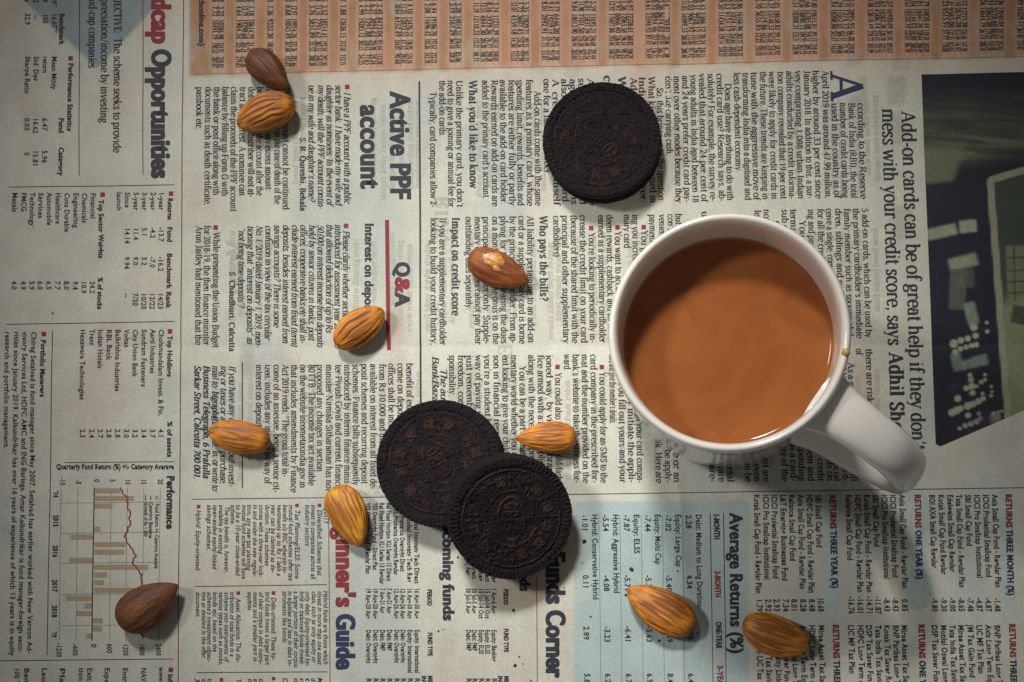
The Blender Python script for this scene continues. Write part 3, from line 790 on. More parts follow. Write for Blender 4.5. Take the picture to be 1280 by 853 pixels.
# --- credit card article -------------------------------------------------
k = Ink(); k.line("Add-on cards can be of great help if they don't", 1127, 138, 563, 17.3, 'Serif', sl=.031); k.line('mess with your credit score, says', 1102.5, 136, 432, 17.3, 'Serif', sl=.026)
k.build('headline', m_inkh, news)
k = Ink(); k.line('Adhil Shetty', 1111.2, 440, 566, 17.3, 'Serif_b', sl=.02); k.build('headline', m_inkh, news)
k = Ink(); k.line('A', 1038, 89.6, 127, 40, 'Serif', sl=.03); k.build('drop_cap', m_navy, news)
k = Ink()
for x, t, a, b in ((772.5, 'Who can use', 96, 200), (754.8, 'credit them', 95, 200), (586.4, "What you'd like to know", 101, 236), (674.5, 'Who pays the bills?', 270, 377.4), (564.7, 'Impact on credit score', 271.6, 395)):
    k.line(t, x, a, b, 9.8, 'serif_b')
k.build('subheading', m_inkh, news)
col_text('column_text', 'serif', 8.2, 100, 258, """
1072|ccording to the Reserve|249|129
1060.4|Bank of India (RBI), the total|248|129
1049.8|number of credit cards being|248|129
1039.3|used in the country as of|248|129.5
1027.2|April 2019 was around 47.99 million,|249|89
1015.4|higher by around 33 per cent since|248.5|89
1004.6|January 2018. In addition to this, a sur-|249|89
993.6|vey comprising 1,088 urban Indian|249.5|89
982.6|adults conducted by a credit informa-|249.5|89.5
971.8|tion company revealed that 19 per cent|249|90
960.7|were likely to apply for credit cards in|249.5|90
949.7|the future. These trends are keeping in|250|90
938.5|tune with the aggressive move of|250.5|90.5
928|transforming India into a digitised and|250.5|91
917|less cash-dependent economy.|215.5|91
906|Does age have anything to do with|251|104.5
895.6|credit card use? Research says, ab-|252|92
884.5|solutely! For example, the survey re-|252|92
873.6|vealed that around 24 per cent of|252.5|92
863|young adults in India aged between 18|253|93
852.6|and 24 years prefer credit card pay-|253|94
842|ment over other modes because they|253.7|95
831.5|don't like carrying cash.|194.7|96
820.8|So, this brings us to the question:|253.7|110
810.3|What kinds of cards are used in|253.7|96
798.5|India? Here is the answer:|254|96
788|Add-on credit cards.|210|97
734.2|A credit card plan can be|257|98
723|supplementary and is tied|256|98
712.3|against it and the card it is|256|99
701.6|also known as add-on card.|256|99
690.5|A credit card for himself|257|99
679.5|one for a family member.|220|99
667.9|Add-on cards come with the same|257.5|114
657.6|features as a primary card, whose|257.5|99.5
646|spending limit, rewards, benefits and|257.5|100
635.6|features are either fully or partly|257.5|100
624.9|available to the add-on card holder.|256|100
614.2|Rewards earned on add-on cards are|258|100.5
603|added to the primary card's account.|249|100.7
570.3|Unlike the primary card, you don't|259|101
559.6|need to give a joining or annual fee for|259|101
549.1|the add-on cards.|171|101
537.3|Typically, card companies allow 2-|259|115
1077.2|5 add-on cards, which can be used by|422.6|260.5
1065.8|the primary cardholder's immediate|423|260.5
1054.6|family member such as spouse, chil-|424|261
1043.7|dren, siblings and parents. All re-|424|261
1032.4|ceive a single, common bill that is issued|424|261
1021.6|for all the credit cards. Thus monitor-|424|261.5
1009.7|ing and paying for them is much easier.|424|262
999|You must first know the full|424|276
987.6|terms of use and the fees before a|424|262
977|sub card is taken for any of them.|424|262
965.4|Spends made on it usually do|424|276
954.4|not differ in any way from the main|424|262
943|let us see why you may want to need|424|263
877|under your own account|426|264
866|Here is how it can work|426|276
844.3|but if it is lost or stolen there is no con-|427|267
834.4|don't forget to block it and ask for an in-|427|268
823.7|venience of having one more card as a|427|268
811.5|payment mode for the family each time|427|268
801.5|You get one more card by giv-|427|288
790.3|ing you increased spending on the pri-|427|268
779.6|mary card|310.5|268
768.7|You want to accumulate and re-|428|289
758|deem rewards, cashback and air miles|428|268.5
747.6|earned as a supplementary cardholder|428.6|269
735.8|You're looking to periodically in-|428.6|291
724.6|crease the credit limit on your card|429|269
713.5|(because of the shared limit with the|429|269
702.4|principal and other supplementary|429.5|269.5
691.7|cardholders)|322|270
659|All liability pertaining to an add-on|429|270
648.2|card or a supplementary card is borne|430|270
637|by the principal cardholder. From ap-|430|270.5
625.6|plying for the card, clearing the dues|430|270.5
615.3|on a monthly basis, the onus is on the|430.5|271
603.7|principal cardholder only. Supple-|430.5|271
593.3|mentary cardholders cannot pay their|431|271
582|outstanding dues separately.|388|271
549.1|If you are a supplementary cardholder|431.5|272
538|looking to build your credit history,|431.5|272
1082|there are risks you should know|600|436
1070|of.|446|436
1059.6|As a supplementary holder, all|602|453
1049|bills? You may not get to know all d-|602|440
1037.6|your own score in such a special|602|440
1029.7|card holder but only depends on|602|441
1018.4|payments to lift the whole credit|602|441
1006|line is shared by all of them and|602|441
994.7|an issue if you find the spending|602|441
984.4|reported as a default on a card-|602|441
973.7|holder will lower the score of the|602|441
950.6|card. The dues on the account are|602.5|442
939.4|shared only with those given even|602.5|442
928|that the card is used well it can be|602.5|442
906|spent in total each month, tetal|603|442
895|limit is in the hands of software|603|442
884|points in your score that are-|603|442
839.6|Add a card for a spouse or an|603.8|443
829|Before you start, you may be apply-|603.8|443
817.4|ing for it at your own bank. Here are|603.8|443
794.2|it online or through your card compa-|603.8|443
783.7|ny and they initiate the appli-|603.8|443
772.6|cation. You fill out yours and your|603.8|443
761.4|card and give the member's details.|529.6|443
749.2|You could apply for an SMS to the|603.8|465
738|card company in the prescribed for-|604|443
726.9|mat and the number provided on the|604|443
715.8|bank's website to take the process for-|604|443
705|ward.|464|443
693.9|You could also follow the old-fash-|604|466
682.8|ioned way, by visiting a branch|604|444
672|fice armed with a filled application|605|444
660.5|along with the necessary proofs.|592|444
649.4|You can be a part of this supple-|606|457.5
638.7|mentary world whether you are a par-|606|444
628.2|ent looking to give your children a les-|606|444
617|son in financial responsibility or|606|444
605.5|you're a student looking for a first|606|444
594.3|way of paying your own fees. But|606|444
583.2|just remember that with a card|606|444
572.5|freedom, comes a great deal of re-|606|444
561.4|sponsibility.|495.5|444""")
col_text('author_note', 'serif_i', 8.2, 0, 0, """
550.7|The author is the chief of|600|460
540.2|BankBazaar.com|540|445""")
bullets([(804.6, 284), (771.8, 284.5), (739, 285.5), (752.2, 459), (697, 459)])

# --- funds corner ---------------------------------------------------------
k = Ink(); k.line('Funds Corner', 683.3, 690, 847, 22.8, 'Heavy', sl=0); k.build('headline', m_inkh, news)
k = Ink(); k.line('Upcoming funds', 553.5, 640, 776.5, 13.6, 'Heavy', sl=.004); k.line('New funds', 649.8, 664, 739.5, 13.0, 'Heavy', sl=.004); k.build('headline', m_inkh, news)
rule(671, 721, 671.8, 870, .9, m_red); rule(560, 620.5, 1300, 609.5, .9)
rows = ""
U = [(517.7, 'Edel Global Innovatv Tech Direct', 729.6, '16 Aug-30 Aug', 'Equity: International', 841.6), (508.8, 'Edel Global Innovatv Tech Reg', 728, '16 Aug-30 Aug', 'Equity: International', 841.6),
     (500, 'DHFL Pramerica Overnight Direct', 714.7, '12 Aug-26 Aug', 'Debt: Overnight', 829), (492, 'DHFL Pramerica Overnight Regular', 719, '12 Aug-26 Aug', 'Debt: Overnight', 829),
     (483, 'Rel Fixed Horizon XLI Series 13 Direct', 726.6, '7 Aug-21 Aug', 'Debt: FMP', 814), (474.4, 'Rel Fixed Horizon XLI Series 13 Regular', 730.4, '7 Aug-21 Aug', 'Debt: FMP', 814),
     (465.8, 'YES Overnight Fund - Direct Plan', 713, '19 Aug-20 Aug', 'Debt: Overnight', 829.5), (457, 'YES Overnight Fund - Regular Plan', 717.7, '19 Aug-20 Aug', 'Debt: Overnight', 829.5),
     (614.3, 'Canara Bank Equity Fund (Regs) Reg', 728, '1 Aug-6 Aug', 'Equity: Banking', 827), (606, 'Tax Saver Savings Fund Direct', 728, '15 Jul-14 Oct', 'Equity: ELSS', 818), (598, 'Tax Saver Savings Fund Reg', 727, '15 Jul-14 Oct', 'Equity: ELSS', 818),
     (589.7, 'Fixed Term Plan Series 9 Direct', 724, '30 Jul-5 Aug', 'Debt: FMP', 814), (582.3, 'Fixed Term Plan Series (Regs) Reg', 719, '30 Jul-5 Aug', 'Debt: FMP', 814)]
for x, a, e, p, t, e2 in U:
    rows += f"{x}|{a}|{e}|628.6\n{x+.3}|{p}|{767 if len(p)<13 else 773.5}|735.5\n{x+.5}|{t}|{e2}|787.5\n{x+.8}|Rs 5,000|880|848\n"
col_text('table_rows', 'cond', 6.0, 0, 0, rows.strip())
col_text('table_heading', 'cond_b', 5.6, 0, 0, """
534|PERIOD|757.7|737
534.5|FUND TYPE|820.5|791
534.7|MIN|857|845
526.8|INV|857|845
629.7|PERIOD|756.5|736.5
630|FUND TYPE|815.5|786
630.4|MIN|857|845
622.5|INV|857|845""")

# --- average returns --------------------------------------------------------
k = Ink(); k.line('Average Returns (%)', 912.3, 642, 818, 15.2, 'Cond_b', sl=.006); k.build('headline', m_inkh, news)
rows = ""
for x, a, e, vs in ((869.7, 'Debt: Medium to Long Duration', 759.5, ('2.28', '4.34', '9.78', '6.42')), (844, 'Equity: Large Cap', 709, ('-7.02', '-5.40', '-5.69', '8.42')), (818.4, 'Equity: Multi Cap', 706, ('-7.44', '-5.36', '-5.63', '6.91')),
                    (792, 'Equity: ELSS', 692.5, ('-7.87', '-5.71', '-6.41', '6.72')), (766, 'Hybrid: Aggressive Hybrid', 742, ('-5.54', '-4.08', '-3.23', '6.25')), (740, 'Hybrid: Conservative Hybrid', 750, ('-1.01', '0.11', '2.89', '5.81'))):
    rows += f"{x}|{a}|{e}|643\n"
    for q, (v, y) in enumerate(zip(vs, (644, 719, 783, 842))): rows += f"{x-12.4+q*.9}|{v}|=|{y}\n"
col_text('table_rows', 'sans', 7.0, 0, 0, rows.strip())
col_text('table_heading', 'cond_b', 7.0, 0, 0, "892|1-MONTH|674.7|642.4\n894.8|ONE-YEAR|811|777.5")
col_text('table_heading', 'cond_b', 7.0, 0, 0, "893.4|3-MONTH|747|714\n896.6|3-YEAR|862|832", m=m_red)
rule(887.7, 642, 889.5, 750, .9); rule(904.3, 642, 906, 750, .9); rule(889.5, 750, 891.5, 870, .9, m_red); rule(906, 750, 908, 870, .9, m_red)
for x in (853.2, 828, 801.4, 774.8, 748.6): rule(x, 644, x + 2.5, 870, .6, m_teal)

# --- fund returns, lower right ------------------------------------------------
def hd(x, y, word, tail, e1, e2):
    k = Ink(); k.line('RETURNS', x, y, e1, 7.6, 'cond_b', sl=.025); k.build('table_heading', m_red, news)
    k = Ink(); k.line(tail, x + (e1 + 2 - y) * .025, e1 + 2.5, e2, 7.6, 'cond_b', sl=.025); k.build('table_heading', m_navy, news)
hd(1257, 617.8, '', 'THREE MONTH (%)', 660, 745); hd(1143.4, 618.4, '', 'ONE YEAR (%)', 660.5, 724.7); hd(1036.8, 619, '', 'THREE YEAR (%)', 661.5, 736)
hd(1261.6, 780, '', 'THREE MONTH (%)', 822.5, 908); hd(1148, 780.5, '', 'ONE YEAR (%)', 823.5, 890); hd(1040.8, 781, '', 'THREE YEAR (%)', 823.5, 900)
rows = ""
for x, a, e, v in ((1240, 'Axis Small Cap Fund - Regular Plan', 735, '-1.48'), (1228.7, 'ICICI Prudential Smallcap Fund', 722, '-4.87'), (1217.5, 'ICICI Pru Smallcap Institutional', 723, '-4.87'), (1206.3, 'SBI Small Cap Fund', 683, '-7.48'), (1195, 'Tata Small Cap Fund - Regular Plan', 735, '-8.65'), (1184, 'Edelweiss Small Cap Regular', 715, '-9.00'), (1173, 'Kotak Small Cap Fund Regular', 718.6, '-9.30'), (1161.5, 'BOI AXA Small Cap Regular', 710, '-9.80'),
                   (1124, 'Axis Small Cap Fund - Regular Plan', 736, '0.85'), (1112.4, 'ICICI Prudential Smallcap Fund', 722.5, '-8.43'), (1101.7, 'ICICI Pru Smallcap Institutional', 724, '-8.43'), (1090.5, 'SBI Small Cap Fund', 684, '-11.87'), (1079.8, 'Kotak Small Cap Fund - Regular Plan', 741, '-14.71'), (1068.3, 'HDFC Small Cap Fund - Regular Plan', 741, '-16.01'), (1056.9, 'Reliance Small Cap Fund', 701, '-16.76'),
                   (1019, 'SBI Small Cap Fund', 685, '10.68'), (1007.9, 'HDFC Small Cap Fund - Regular Plan', 741.6, '8.48'), (997, 'Axis Small Cap Fund - Regular Plan', 737, '8.28'), (985.8, 'Reliance Small Cap Fund', 701.6, '8.01'), (975.2, 'L&T Emerging Businesses Fund', 726.6, '7.34'), (964, 'ICICI Prudential Smallcap Fund', 724, '2.93'), (953.5, 'ICICI Pru Smallcap Institutional', 725, '2.92'), (942.3, 'Kotak Small Cap Fund - Regular Plan', 742.6, '1.79')):
    rows += f"{x}|{a}|{e}|618.5\n{x+3.2}|{v}|{768 if len(v)>5 else 765}|{749 if len(v)<5 else (747.5 if len(v)==5 else 745.5)}\n"
for x, a in ((1243, 'BNP Paribas Long Term Equity'), (1232, 'Axis Long Term Equity Fund'), (1220.7, 'LIC MF Tax Plan'), (1209.5, 'JM Tax Gain Fund'), (1197.8, 'Mirae Asset Tax Saver Fund'), (1187, 'Tata India Tax Savings Fund'), (1176, 'Motilal Oswal Long Term Eq'), (1164.7, 'DSP Tax Saver Fund'),
             (1126.6, 'Mirae Asset Tax Saver Fund'), (1116, 'BNP Paribas Long Term Equity'), (1104.9, 'Kotak Tax Saver Regular'), (1094, 'Tata India Tax Savings Fund'), (1082.5, 'DSP Tax Saver Fund'), (1072, 'HDFC Long Term Advantage'), (1060, 'LIC MF Tax Plan'),
             (1023, 'Mirae Asset Tax Saver Fund'), (1011.4, 'HDFC Long Term Advantage'), (1000.2, 'Axis Long Term Equity'), (989.6, 'BNP Paribas Long Term'), (979, 'DSP Tax Saver Fund'), (968.8, 'Invesco Equity Linked'), (956.7, 'Tata India Tax Saving'), (945.5, 'Sundaram LIC Tax Plan')):
    rows += f"{x}|{a}|=|781.5\n"
col_text('table_rows', 'cond', 7.2, 0, 0, rows.strip())

# --- share tables on the tinted head band ----------------------------------------
rng = random.Random(11); k = Ink(); kr = Ink(0.00005)
for g in GR:
    for xc_ in g:
        o = -(xc_ - 240) * .0225; x = xc_ - 2.6
        dec = lambda a, b: f"{rng.uniform(a, b):.2f}"
        for y, s, e in (((-14), dec(10, 99), 3 + o * .3), (8 + o * .6, dec(1, 13), 21 + o * .6), (25 + o * .7, dec(100, 20000), 50 + o * .7), (54 + o * .8, dec(8, 400), 67 + o * .8), (72 + o * .9, dec(8, 400), 86 + o)):
            k.line(s, x - .6, y, e, 6.8, 'serif_b', sl=slope(x))
    for q in list(g) + [g[-1] + (7.6 if len(g) > 1 else 7.6)]:
        o = -(q - 240) * .0225
        kr.bar(q - 4, -20, q - 4, 90 + o, .45)
k.line('(www.valueresearchonline.com)', 248.6, -80, 58, 7.2, 'sans_b', sl=0)
k.build('share_table', m_ink, news, kind='stuff'); kr.build('thin_rules', m_fine, news, kind='stuff')

# --- faint lettering showing through from the other side ---------------------------
k = Ink(0.00003); rng = random.Random(5)
wd = 'market growth shares price under report with banks index more than value capital which bond trade year rates from yield over'.split()
for x in np.arange(246, 1100, 11.0):
    for ya in (112, 285, 462):
        if rng.random() < .62 and not (720 < x < 940 and ya > 600):
            t = ' '.join(rng.choice(wd) for _ in range(4)); k.line(t, x + rng.uniform(3, 6), ya + rng.uniform(0, 20), None, 7.2, 'serif_b', mirror=True)
for x, t, y in ((395, 'FUNDS', 455), (640, 'Equity', 430), (300, 'Money', 300), (560, 'RISK', 245), (480, 'bonds', 560), (1000, 'MARKET', 88)):
    k.line(t, x, y, None, 17, 'Serif_b', mirror=True)
k.build('show_through_print', m_ghost, news, 'faint reversed lettering showing through the sheet')

# ------------------------------------------------------------------ printed photo
ql = lambda y: 1152 + (y - 93) * (1169.5 - 1152) / 465
ys_ = np.arange(92, 561, 1.5); nxp = 130
rowsV = []; 
for y in ys_:
    xr = 1430; xl = ql(y)
    yy = y - 0
    rowsV.append(np.stack([np.linspace(xl, xr, nxp), np.full(nxp, yy)], 1))
q = np.array(rowsV)                        # [ny, nx, 2]
t = (q[:, :, 1] - 92) / (ys_[-1] - 92)
bot = 558 - np.clip(q[:, :, 0] - 1176, 0, 999) * .43 - 3.5 * np.clip(1 - (q[:, :, 0] - 1169) / 8, 0, 1) ** 2
topy = 93 - (q[:, :, 0] - 1152) * .022
q[:, :, 1] = topy + t * (bot - topy)
X_, Y_ = q[:, :, 0].ravel(), q[:, :, 1].ravel()
navy = L3(34, 32, 44); c = np.tile(navy, (len(X_), 1))
grn = L3(108, 116, 84); gry = L3(152, 158, 132); grd = L3(74, 82, 72)
rot = lambda x, y, a: ((X_ - x) * math.cos(a) + (Y_ - y) * math.sin(a), -(X_ - x) * math.sin(a) + (Y_ - y) * math.cos(a))
sw = sstep(96, 150, Y_) * sstep(226 - (X_ - 1152) * .15, 196 - (X_ - 1152) * .22, Y_)
strk = fbm(X_ / 60, (Y_ - X_ * .10) / 5, 81, 4)
c = mixc(c, grn, np.clip(sw * (.30 + 1.25 * (strk - .30)) * (.35 + .65 * sstep(110, 205, Y_)), 0, 1) * .95)
lowg = sstep(170, 195, Y_) * sstep(234, 226, Y_ + (X_ - 1152) * .1) * sstep(1206, 1196, X_ + (Y_ - 200) * .35)
c = mixc(c, L3(98, 106, 84), lowg * .9)
def rbox(x, y, w, h, a, s, colr, k_=1.0):
    global c
    u, v = rot(x, y, a); d = np.hypot(np.clip(np.abs(u) - w, 0, 99), np.clip(np.abs(v) - h, 0, 99))
    c = mixc(c, colr, k_ * sstep(s * 1.5, -.5, d) * (.72 + .4 * fbm(X_ / 5, Y_ / 5, 95, 3)))
rbox(1177, 290, 17, 5, -.22, 3, gry, .85); rbox(1210, 283, 9, 6, -.1, 2.5, gry, .95); rbox(1204, 328, 15, 5, -.25, 4, gry, .8)
rbox(1197, 362, 9, 24, 0.04, 2, L3(80, 88, 78)); rbox(1214, 392, 5, 12, -.25, 3, L3(120, 130, 118))
rbox(1205, 348, 10, 9, 0, 4, L3(90, 98, 84), .6)
def dot(x, y, r, colr=gry, s=1.2):
    global c
    c = mixc(c, colr, .95 * sstep(r + s, r - s, np.hypot(X_ - x, Y_ - y)))
Z = lambda a, b: (1080 + a / 4.265, 380 + b / 4.265)
for a, b, r in ((585, 125, 20), (655, 100, 9), (657, 147, 11), (480, 212, 22), (517, 195, 17), (553, 185, 16), (595, 170, 16), (487, 258, 16), (515, 240, 14), (545, 230, 13), (575, 222, 13), (600, 217, 14), (565, 380, 12), (570, 405, 15), (575, 440, 18), (545, 450, 15), (578, 475, 15), (600, 440, 9), (625, 418, 12), (645, 405, 10), (645, 378, 9), (678, 440, 8), (683, 468, 7), (678, 490, 9), (500, 505, 18), (470, 580, 20), (495, 568, 20), (515, 558, 15), (552, 545, 20), (580, 535, 17), (610, 520, 17), (635, 505, 14), (632, 478, 9), (555, 595, 15), (612, 585, 10), (540, 650, 14), (570, 640, 14), (600, 628, 15), (620, 612, 12), (510, 665, 10), (690, 585, 10), (715, 578, 8), (735, 572, 7)):
    x, y = Z(a, b); dot(x, y, r / 4.265)
for a, b, w, h in ((500, 310, 22, 38), (590, 310, 62, 20), (700, 610, 20, 12)):
    x, y = Z(a, b); rbox(x, y, w / 4.265, h / 4.265, -.22, 3, L3(118, 132, 122), .9)
x, y = Z(545, 275); rbox(x, y, 5, 3.5, -.25, 3, navy, 1)
for a, b, r in ((480, 440, 26), (640, 620, 45), (560, 690, 40)):
    x, y = Z(a, b); c = mixc(c, L3(66, 44, 74), .6 * np.exp(-((X_ - x) ** 2 + (Y_ - y) ** 2) / (r / 4.265) ** 2))
# pale card with rounded frame on the right of the print
u, v = rot(1233, 222, -.075)
inx = sstep(-1, 1, u) * sstep(-1, 1, v + (X_ - 1233) * .22) 
corner = sstep(9, 7.5, np.hypot(np.clip(8 - u, 0, 99), np.clip(8 - (v + (X_ - 1233) * .22), 0, 99)))
c = mixc(c, L3(138, 138, 118), inx * corner * .95)
inn = sstep(8, 9.5, u) * sstep(8, 10, v + (X_ - 1233) * .22)
c = mixc(c, grd * .62, inn)
c = mixc(c, L3(124, 126, 98), inn * sstep(365, 395, Y_ + (X_ - 1250) * .5) * .9)
rbox(1275, 342, 16, 34, -.04, 1.5, L3(110, 112, 84)); 
for yy in (322, 338, 352, 366): rbox(1275, yy, 16, .7, -.05, .7, L3(48, 52, 42))
rbox(1268, 342, .7, 34, -.04, .7, L3(48, 52, 42))
rbox(1275, 394, 9, 10, .2, 2, L3(50, 52, 46)); c = c * (.86 + .28 * fbm(X_ / 3, Y_ / 3, 91, 3))[:, None]
P3 = unproject(X_, Y_); P3[:, 2] = paper_h(P3[:, 0], P3[:, 1]) + 0.00006
ff = grid_faces(len(ys_), nxp)
po = mesh_np('photo_print', P3, [ff], vcol_mat('photo_ink', .6), news, smooth=True)
set_tint(po, np.clip(c, 0, 1)); po['label'] = 'printed photo of a pale bank card against blurred lights'

# ------------------------------------------------------------------ mug
m_cer = mat('white_glazed_ceramic', (0.84, 0.795, 0.725, 1), 0.12)
_b = m_cer.node_tree.nodes['Principled BSDF']; _b.inputs['Coat Weight'].default_value = 0.5; _b.inputs['Coat Roughness'].default_value = 0.04
_c = N(m_cer, 'ShaderNodeTexCoord'); _n = N(m_cer, 'ShaderNodeTexNoise', Scale=60.0, Detail=3.0)
L(m_cer, _c.outputs['Object'], _n.inputs['Vector']); _bp = N(m_cer, 'ShaderNodeBump', Strength=0.06, Distance=0.002)
L(m_cer, _n.outputs[0], _bp.inputs['Height']); L(m_cer, _bp.outputs[0], _b.inputs['Normal'])
ZR = 0.088
rc = unproject(911.3, 414.8, ZR)
RR = 1.006 * float(np.linalg.norm(unproject(911.3 + 152.8, 414.8, ZR) - rc))
mug = empty('tea_mug', (rc[0], rc[1], 0.0))
label(mug, 'white glazed mug with a thick handle, filled with milk tea, standing on the newspaper', 'mug')
MZ = 0.0004
prof = [(0.0, .0035), (RR * .60, .0030), (RR * .72, .0012), (RR * .80, .0000), (RR * .87, .0006), (RR * .93, .0028), (RR * .965, .0065), (RR * .98, .012), (RR * .985, .03), (RR * .985, .05), (RR * .987, .07), (RR * .992, .080), (RR * .999, ZR - .0040), (RR, ZR - .0026), (RR * .996, ZR - .0014), (RR * .986, ZR - .0005), (RR * .970, ZR), (RR * .953, ZR), (RR * .936, ZR - .0006), (RR * .923, ZR - .0018), (RR * .915, ZR - .0035), (RR * .908, ZR - .007), (RR * .901, ZR - .012), (RR * .893, ZR - .020), (RR * .880, ZR - .032), (RR * .87, .04), (RR * .86, .02), (RR * .82, .010), (RR * .70, .0062), (0.0, .0058)]
def lathe(name, prof, n, mat_, parent, off=(0, 0, 0)):
    V_ = []; m_ = len(prof)
    for r, z in prof:
        r = max(r, 1e-5)
        for a in range(n):
            t = a / n * 2 * math.pi; V_.append((r * math.cos(t) + off[0], r * math.sin(t) + off[1], z + off[2]))
    return mesh_np(name, V_, [grid_faces(m_, n, True)], mat_, parent, smooth=True)
lathe('body', prof, 160, m_cer, mug, (0, 0, MZ))
# handle: an oval section swept round a loop that leaves the wall below the rim and returns near the foot
tipw = unproject(1128, 566, .062) - np.array([rc[0], rc[1], 0]); ha = math.atan2(tipw[1], tipw[0]) - .045
hp = [(RR * .93, .0755), (RR * 1.10, .0775), (RR * 1.36, .0765), (RR * 1.66, .0715), (RR * 1.87, .0605), (RR * 1.93, .0470), (RR * 1.84, .0345), (RR * 1.60, .0240), (RR * 1.32, .0185), (RR * 1.10, .0165), (RR * .93, .0160)]
hs = _spl(hp, 7); V_ = []; nsec = 28
cum = np.linspace(0, 1, len(hs))
tg = np.gradient(hs, axis=0); tg /= np.linalg.norm(tg, axis=1, keepdims=True)
for (r, z), (tx, tz), s_ in zip(hs, tg, cum):
    fl = 1 + .30 * math.exp(-(s_ / .10) ** 2) + .25 * math.exp(-((1 - s_) / .10) ** 2)
    wa = 0.0081 * fl * (1 - .10 * math.sin(math.pi * s_)); wb = 0.0045 * fl
    for q_ in range(nsec):
        t = q_ / nsec * 2 * math.pi; ct, st_ = math.cos(t), math.sin(t)
        a_ = wa * math.copysign(abs(ct) ** .85, ct); b_ = wb * math.copysign(abs(st_) ** .85, st_)
        rr = r - tz * b_; zz = z + tx * b_
        V_.append((rr * math.cos(ha) - a_ * math.sin(ha), rr * math.sin(ha) + a_ * math.cos(ha), zz + MZ))
mesh_np('handle', V_, [grid_faces(len(hs), nsec, True)], m_cer, mug, smooth=True)

# ------------------------------------------------------------------ tea
m_tea = mat('milk_tea', (0.36, 0.118, 0.032, 1), 0.06)
_b = m_tea.node_tree.nodes['Principled BSDF']
_b.inputs['Subsurface Weight'].default_value = 0.12; _b.inputs['Subsurface Radius'].default_value = (0.006, 0.002, 0.0007); _b.inputs['Subsurface Scale'].default_value = 1.0
_b.inputs['IOR'].default_value = 1.33
_c = N(m_tea, 'ShaderNodeTexCoord'); _n = N(m_tea, 'ShaderNodeTexNoise', Scale=38.0, Detail=5.0, Distortion=1.6); L(m_tea, _c.outputs['Object'], _n.inputs['Vector'])
_r = N(m_tea, 'ShaderNodeValToRGB'); L(m_tea, _n.outputs[0], _r.inputs[0])
_r.color_ramp.elements[0].position = .3; _r.color_ramp.elements[0].color = (0.27, 0.080, 0.022, 1); _r.color_ramp.elements[1].position = .7; _r.color_ramp.elements[1].color = (0.35, 0.118, 0.034, 1)
L(m_tea, _r.outputs[0], _b.inputs['Base Color'])
ZT = ZR - .0185 + MZ
rt = RR * .8945
tea = lathe('tea', [(rt * 1.004, ZT - .016), (rt * 1.010, ZT + .0013), (rt * .999, ZT + .0011), (rt * .990, ZT + .00055), (rt * .975, ZT + .00018), (rt * .95, ZT + .00003), (rt * .9, ZT), (rt * .6, ZT), (rt * .3, ZT), (0, ZT)], 160, m_tea, None)
tea.location = (rc[0], rc[1], 0)
label(tea, 'milky brown tea filling the white mug to just below its rim', 'tea')
# bead of tea on the rim
m_drop = mat('tea_drop', (0.60, 0.33, 0.12, 1), 0.05)
dp = unproject(1057.5, 440.5, ZR + .0003)
dr = lathe('tea_drop', [(.0013, -.0009), (.0013, -.0002), (.0011, .0003), (.0007, .0006), (.0, .0007)], 20, m_drop, None)
dr.location = (dp[0], dp[1], ZR + .0004); label(dr, 'small amber drop of tea sitting on the rim of the mug', 'drop')

# ------------------------------------------------------------------ sandwich cookies
m_cook = mat('dark_cocoa_biscuit', (0.016, 0.011, 0.012, 1), 0.62)
_b = m_cook.node_tree.nodes['Principled BSDF']; _b.inputs['Specular IOR Level'].default_value = 0.12
_c = N(m_cook, 'ShaderNodeTexCoord'); _n = N(m_cook, 'ShaderNodeTexNoise', Scale=900.0, Detail=6.0, Roughness=.7); _n2 = N(m_cook, 'ShaderNodeTexNoise', Scale=130.0, Detail=5.0)
L(m_cook, _c.outputs['Object'], _n.inputs['Vector']); L(m_cook, _c.outputs['Object'], _n2.inputs['Vector'])
_a = N(m_cook, 'ShaderNodeAttribute', _attribute_name='tint')
_mm = N(m_cook, 'ShaderNodeMath', _operation='MULTIPLY'); L(m_cook, _n2.outputs[0], _mm.inputs[0]); L(m_cook, _a.outputs['Fac'], _mm.inputs[1])
_r = N(m_cook, 'ShaderNodeValToRGB'); L(m_cook, _mm.outputs[0], _r.inputs[0])
_r.color_ramp.elements[0].position = .12; _r.color_ramp.elements[0].color = (0.0100, 0.0072, 0.0088, 1)
_r.color_ramp.elements[1].position = .62; _r.color_ramp.elements[1].color = (0.050, 0.024, 0.016, 1)
L(m_cook, _r.outputs[0], _b.inputs['Base Color'])
_bp = N(m_cook, 'ShaderNodeBump', Strength=0.9, Distance=0.0006); L(m_cook, _n.outputs[0], _bp.inputs['Height']); L(m_cook, _bp.outputs[0], _b.inputs['Normal'])
m_cream = mat('white_cream', (0.72, 0.68, 0.60, 1), 0.6)
SEG = []     # embossed lines (x0,y0,x1,y1,width,height) in units of the radius, reading direction = +x
def seg(*a): SEG.append(a)
def ring(cx, cy, rx, ry, w, h, n=28, a0=0, a1=360):
    p = _arc(cx, cy, rx, ry, a0, a1, n)
    for i in range(len(p) - 1): seg(p[i][0], p[i][1], p[i + 1][0], p[i + 1][1], w, h)
